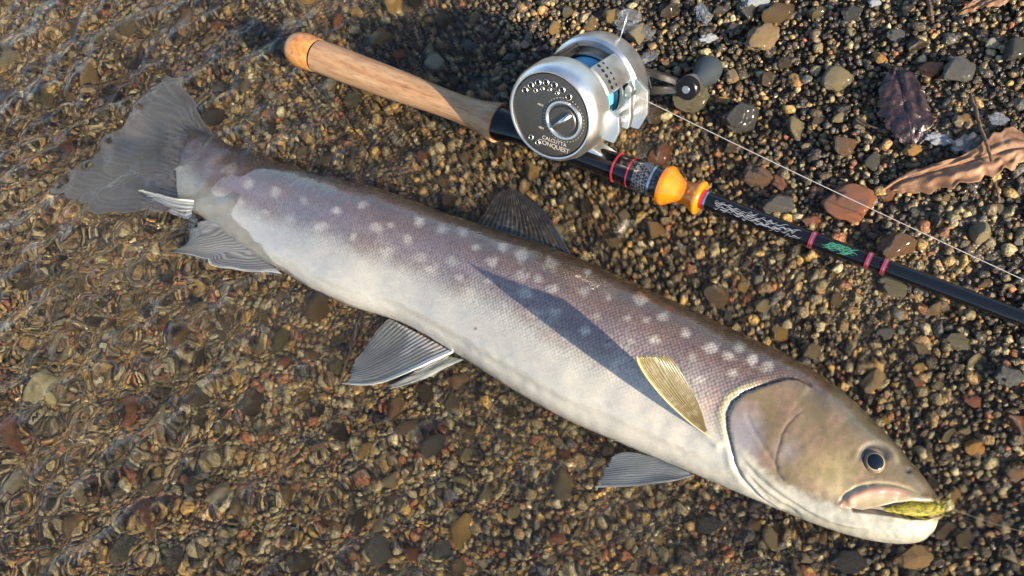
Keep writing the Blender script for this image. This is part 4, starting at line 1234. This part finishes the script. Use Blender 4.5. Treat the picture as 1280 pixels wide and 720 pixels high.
for k, (px, py, rx, ry, ang, m_, lab) in enumerate(ICE):
    Vr, Fr = ICO[4]
    r = np.random.default_rng(70 + k)
    d = Vr.copy()
    nn_ = np.array([mnoise.fractal(Vector(v) * 1.6 + Vector((k * 7, 0, 0)), 1.0, 2.0, 3) for v in d])
    Vr = d * (1 + .55 * nn_)[:, None]
    Vr = Vr / np.abs(Vr).max(0)
    me = fast_mesh('ice', Vr, Fr)
    o = link('ice_shard', me, m_, label=lab, cat='ice', group='bits of ice along the shore')
    p = bedp(px, py); s_ = mm_px(p)
    hz = min(rx, ry) * s_ * .6
    o.location = (p.x, p.y, p.z + .002 + hz * .6); o.scale = (rx * s_, ry * s_, hz)
    o.rotation_euler = (.15, .1, math.radians(-ang))

M_TWIG = NT('twig_bark')
n1 = M_TWIG.noise(400, 4)
M_TWIG = M_TWIG.set(Base_Color=M_TWIG.ramp(n1, [(.3, (.05, .028, .015)), (.7, (.16, .10, .06))]), Roughness=.5)
for pts, r, lab in (([(1213, 118, 5), (1221, 143, 8), (1228, 165, 9), (1235, 185, 10), (1240, 203, 11)], .0010, 'thin brown twig leaning on the curled leaf'),
                    ([(1160, -4, 5), (1163, 12, 6), (1166, 28, 5)], .0012, 'short twig stub at the top right edge'),
                    ([(1068, 138, 4), (1075, 150, 5), (1086, 157, 6), (1096, 160, 5)], .0005, 'hair-thin bent stem left of the rotten leaf'),
                    ([(1243, 228, 4), (1247, 240, 4), (1249, 252, 3)], .0008, 'short dark twig below the curled leaf'),
                    ([(458, 398, 3), (450, 420, 4), (441, 445, 4), (430, 478, 3)], .0010, 'straw-coloured stalk underwater left of the pelvic fin'),
                    ([(120, 118, 3), (140, 108, 4), (163, 103, 4), (182, 106, 3)], .0016, 'dark sunken twig underwater above the tail'),
                    ([(8, 60, 3), (40, 47, 4), (75, 40, 3)], .0014, 'long dark stick underwater in the upper left corner')):
    c_ = curve([(a, b) for a, b, _ in pts], 20); hh = np.interp(np.linspace(0, 1, 20), np.linspace(0, 1, len(pts)), [q[2] for q in pts])
    P_ = [bedp(a, b, h_ * .001) for (a, b), h_ in zip(c_, hh)]
    P_ = [p + Vector((random.gauss(0, .0002), random.gauss(0, .0002), 0)) for p in P_]
    o = MB().tube([tuple(p) for p in P_], r, 8, r * .7).build('twig', M_TWIG, None)
    o['label'] = lab; o['category'] = 'twig'; o['group'] = 'twigs on the shore'

t = NT('bubble_film')
gl = t.new('ShaderNodeBsdfGlass'); gl.inputs['IOR'].default_value = 1.2; gl.inputs['Roughness'].default_value = 0
t.link(gl.outputs[0], t.out.inputs['Surface'])
fo = MB(); rb = random.Random(9)
for k in range(34):
    p = at(rb.gauss(243, 7), rb.gauss(284, 9), .0006); r_ = rb.uniform(.0004, .0016)
    Vb, Fb = ICO[2]
    fo.add([(p.x + v[0] * r_, p.y + v[1] * r_, p.z + v[2] * r_ * .8) for v in Vb], Fb)
o = fo.build('foam_bubbles', t.m, None); o['kind'] = 'stuff'; o['label'] = 'small cluster of air bubbles beside the anal fin'; o['category'] = 'foam'

# the fly in the mouth: a soft olive-yellow body with fibres, and its leader
lure = empty('lure', Vector(surf(1140, 640)[0]), 'olive-yellow feathered lure held in the mouth of the fish', 'lure')
bpy.context.view_layer.update()
t = NT('olive_feather')
n1 = t.noise(900, 4, .7)
t.set(Base_Color=t.ramp(n1, [(.3, (.15, .13, .010)), (.6, (.36, .30, .025)), (.8, (.46, .40, .06))]), Roughness=.6, Normal=t.bump(n1, .6, .0008))
M_FLY = t.m
ctr = [(1106, 637), (1122, 637), (1140, 637), (1158, 637), (1172, 635), (1180, 632)]
rad = [2, 5, 7.5, 8, 7, 2.5]
P3 = []
for (a, b) in ctr:
    q, nq = surf(min(a, 1168), b); s_ = mm_px(q)
    P3.append(np.array(at(a, b, q[2] + .0025)))
P3c = curve(P3, 40); rc_ = np.interp(np.linspace(0, 1, 40), np.linspace(0, 1, 6), rad) * mm_px(P3[2])
b_ = MB(); Vf, Ff = [], []
dv_ = np.gradient(P3c, axis=0); dv_ /= np.linalg.norm(dv_, axis=1)[:, None]
for i in range(40):
    a_ = np.cross(dv_[i], [0, 0, 1]); a_ /= np.linalg.norm(a_); c_ = np.cross(a_, dv_[i])
    for k in range(28):
        q = 2 * PI * k / 28
        rr2 = rc_[i] * (1 + .10 * math.sin(k * 7.3 + i * .7) * math.sin(i * 1.1 + k))
        Vf.append(P3c[i] + a_ * rr2 * math.cos(q) + c_ * rr2 * .55 * math.sin(q))
for i in range(39):
    for k in range(28): Ff.append((i * 28 + k, i * 28 + (k + 1) % 28, (i + 1) * 28 + (k + 1) % 28, (i + 1) * 28 + k))
b_.add(Vf, Ff)
o = b_.build('lure_body', M_FLY, None); o.parent = lure; o.matrix_parent_inverse = lure.matrix_world.inverted()
fb = MB(); rf = random.Random(4)
for k in range(120):
    i = rf.randrange(4, 36); q = rf.uniform(0.1, PI - .1) if rf.random() < .8 else rf.uniform(0, 2 * PI)
    a_ = np.cross(dv_[i], [0, 0, 1]); a_ /= np.linalg.norm(a_); c_ = np.cross(a_, dv_[i])
    nrm = a_ * math.cos(q) + c_ * .55 * math.sin(q)
    p0 = P3c[i] + nrm * rc_[i] * .9
    dr = dv_[i] * rf.uniform(.4, 1.2) + nrm * rf.uniform(.1, .5) + np.array([rf.gauss(0, .2), rf.gauss(0, .2), rf.gauss(0, .1)])
    L = rf.uniform(.002, .006)
    fb.tube([tuple(p0), tuple(p0 + dr * L * .5 + nrm * L * .1), tuple(p0 + dr * L)], .00013, 4, .00005)
o = fb.build('lure_fibres', M_FLY, None, kind='stuff'); o.parent = lure; o.matrix_parent_inverse = lure.matrix_world.inverted()
o = MB().tube([tuple(P3c[-1]), tuple(at(1200, 640, .006)), tuple(at(1240, 654, .003)), tuple(at(1290, 668, .003))], .00008, 6).build('leader', simple('clear_leader', (.2, .18, .14), .25), None)
o.parent = lure; o.matrix_parent_inverse = lure.matrix_world.inverted()
# ------------------------------------------------------------------ water
WATER_CLEAR = 0.15
TAIL = at(165, 195)
def water_z(x, y):
    """ripples: strong over the deep left, calm near the shore"""
    d = shore(x, y)
    amp = smoothstep(-.06, -.34, d)
    px = -x
    a = amp * (.82 + .18 * smoothstep(-.18, .22, -x)) * (1 + .9 * np.exp(-(((x - TAIL.x) / .05) ** 2 + ((y - TAIL.y) / .05) ** 2)))
    wx, wy = x + .012 * vnoise(x * 18, y * 18, 3), y + .012 * vnoise(x * 18 + 9, y * 18, 4)
    z = 0
    for lam, ang, am, ph in ((.062, 1.95, .00060, 2.), (.036, 2.3, .00052, 0), (.023, 1.75, .00036, 1.3), (.016, 2.75, .00017, .4), (.0105, 1.2, .00005, 2.1),
                             (.026, .6, .00018, 3.0), (.0125, 2.05, .00010, 5.), (.0085, 1.62, .00003, 4.)):
        z = z + am * np.sin(2 * PI / lam * (wx * math.cos(ang) + wy * math.sin(ang)) + ph + 1.5 * vnoise(x * 9, y * 9, int(ph * 10)))
    patch = .45 + .75 * smoothstep(-.5, .5, fbm(x * 7 + 2, y * 7, 2, 91))
    z = z * (.9 + 2.9 * a) * patch * smoothstep(-.02, -.10, d)
    z = z + (.00016 + .0008 * a) * fbm(x * 75, y * 75, 2, 21)
    return z

nx, ny = 520, 400
gx, gy = np.meshgrid(np.linspace(-.70, .56, nx), np.linspace(-.42, .56, ny), indexing='ij')
wm = fast_mesh('water', np.stack([gx, gy, water_z(gx, gy)], -1).reshape(-1, 3), grid_faces(nx, ny)[:, ::-1])
if wm.polygons[0].normal.z < 0: wm.flip_normals()
set_attr(wm, 'film', (WATER_CLEAR + .42 * smoothstep(-.22, -.05, shore(gx, gy))).ravel())     # thin film by the shore: nothing bends
t = NT('clear_water')
g = t.new('ShaderNodeBsdfGlass'); g.inputs['IOR'].default_value = 1.33; g.inputs['Roughness'].default_value = 0
g.inputs['Color'].default_value = (.97, .99, .985, 1)
tr = t.new('ShaderNodeBsdfTransparent')
mx = t.new('ShaderNodeMixShader'); t.link(t.attr('film'), mx.inputs[0])
t.link(g.outputs[0], mx.inputs[1]); t.link(tr.outputs[0], mx.inputs[2])
t.link(mx.outputs[0], t.out.inputs['Surface'])
water = link('water', wm, t.m, kind='structure')
water.cycles.is_caustics_caster = True
water.cycles.is_caustics_receiver = False
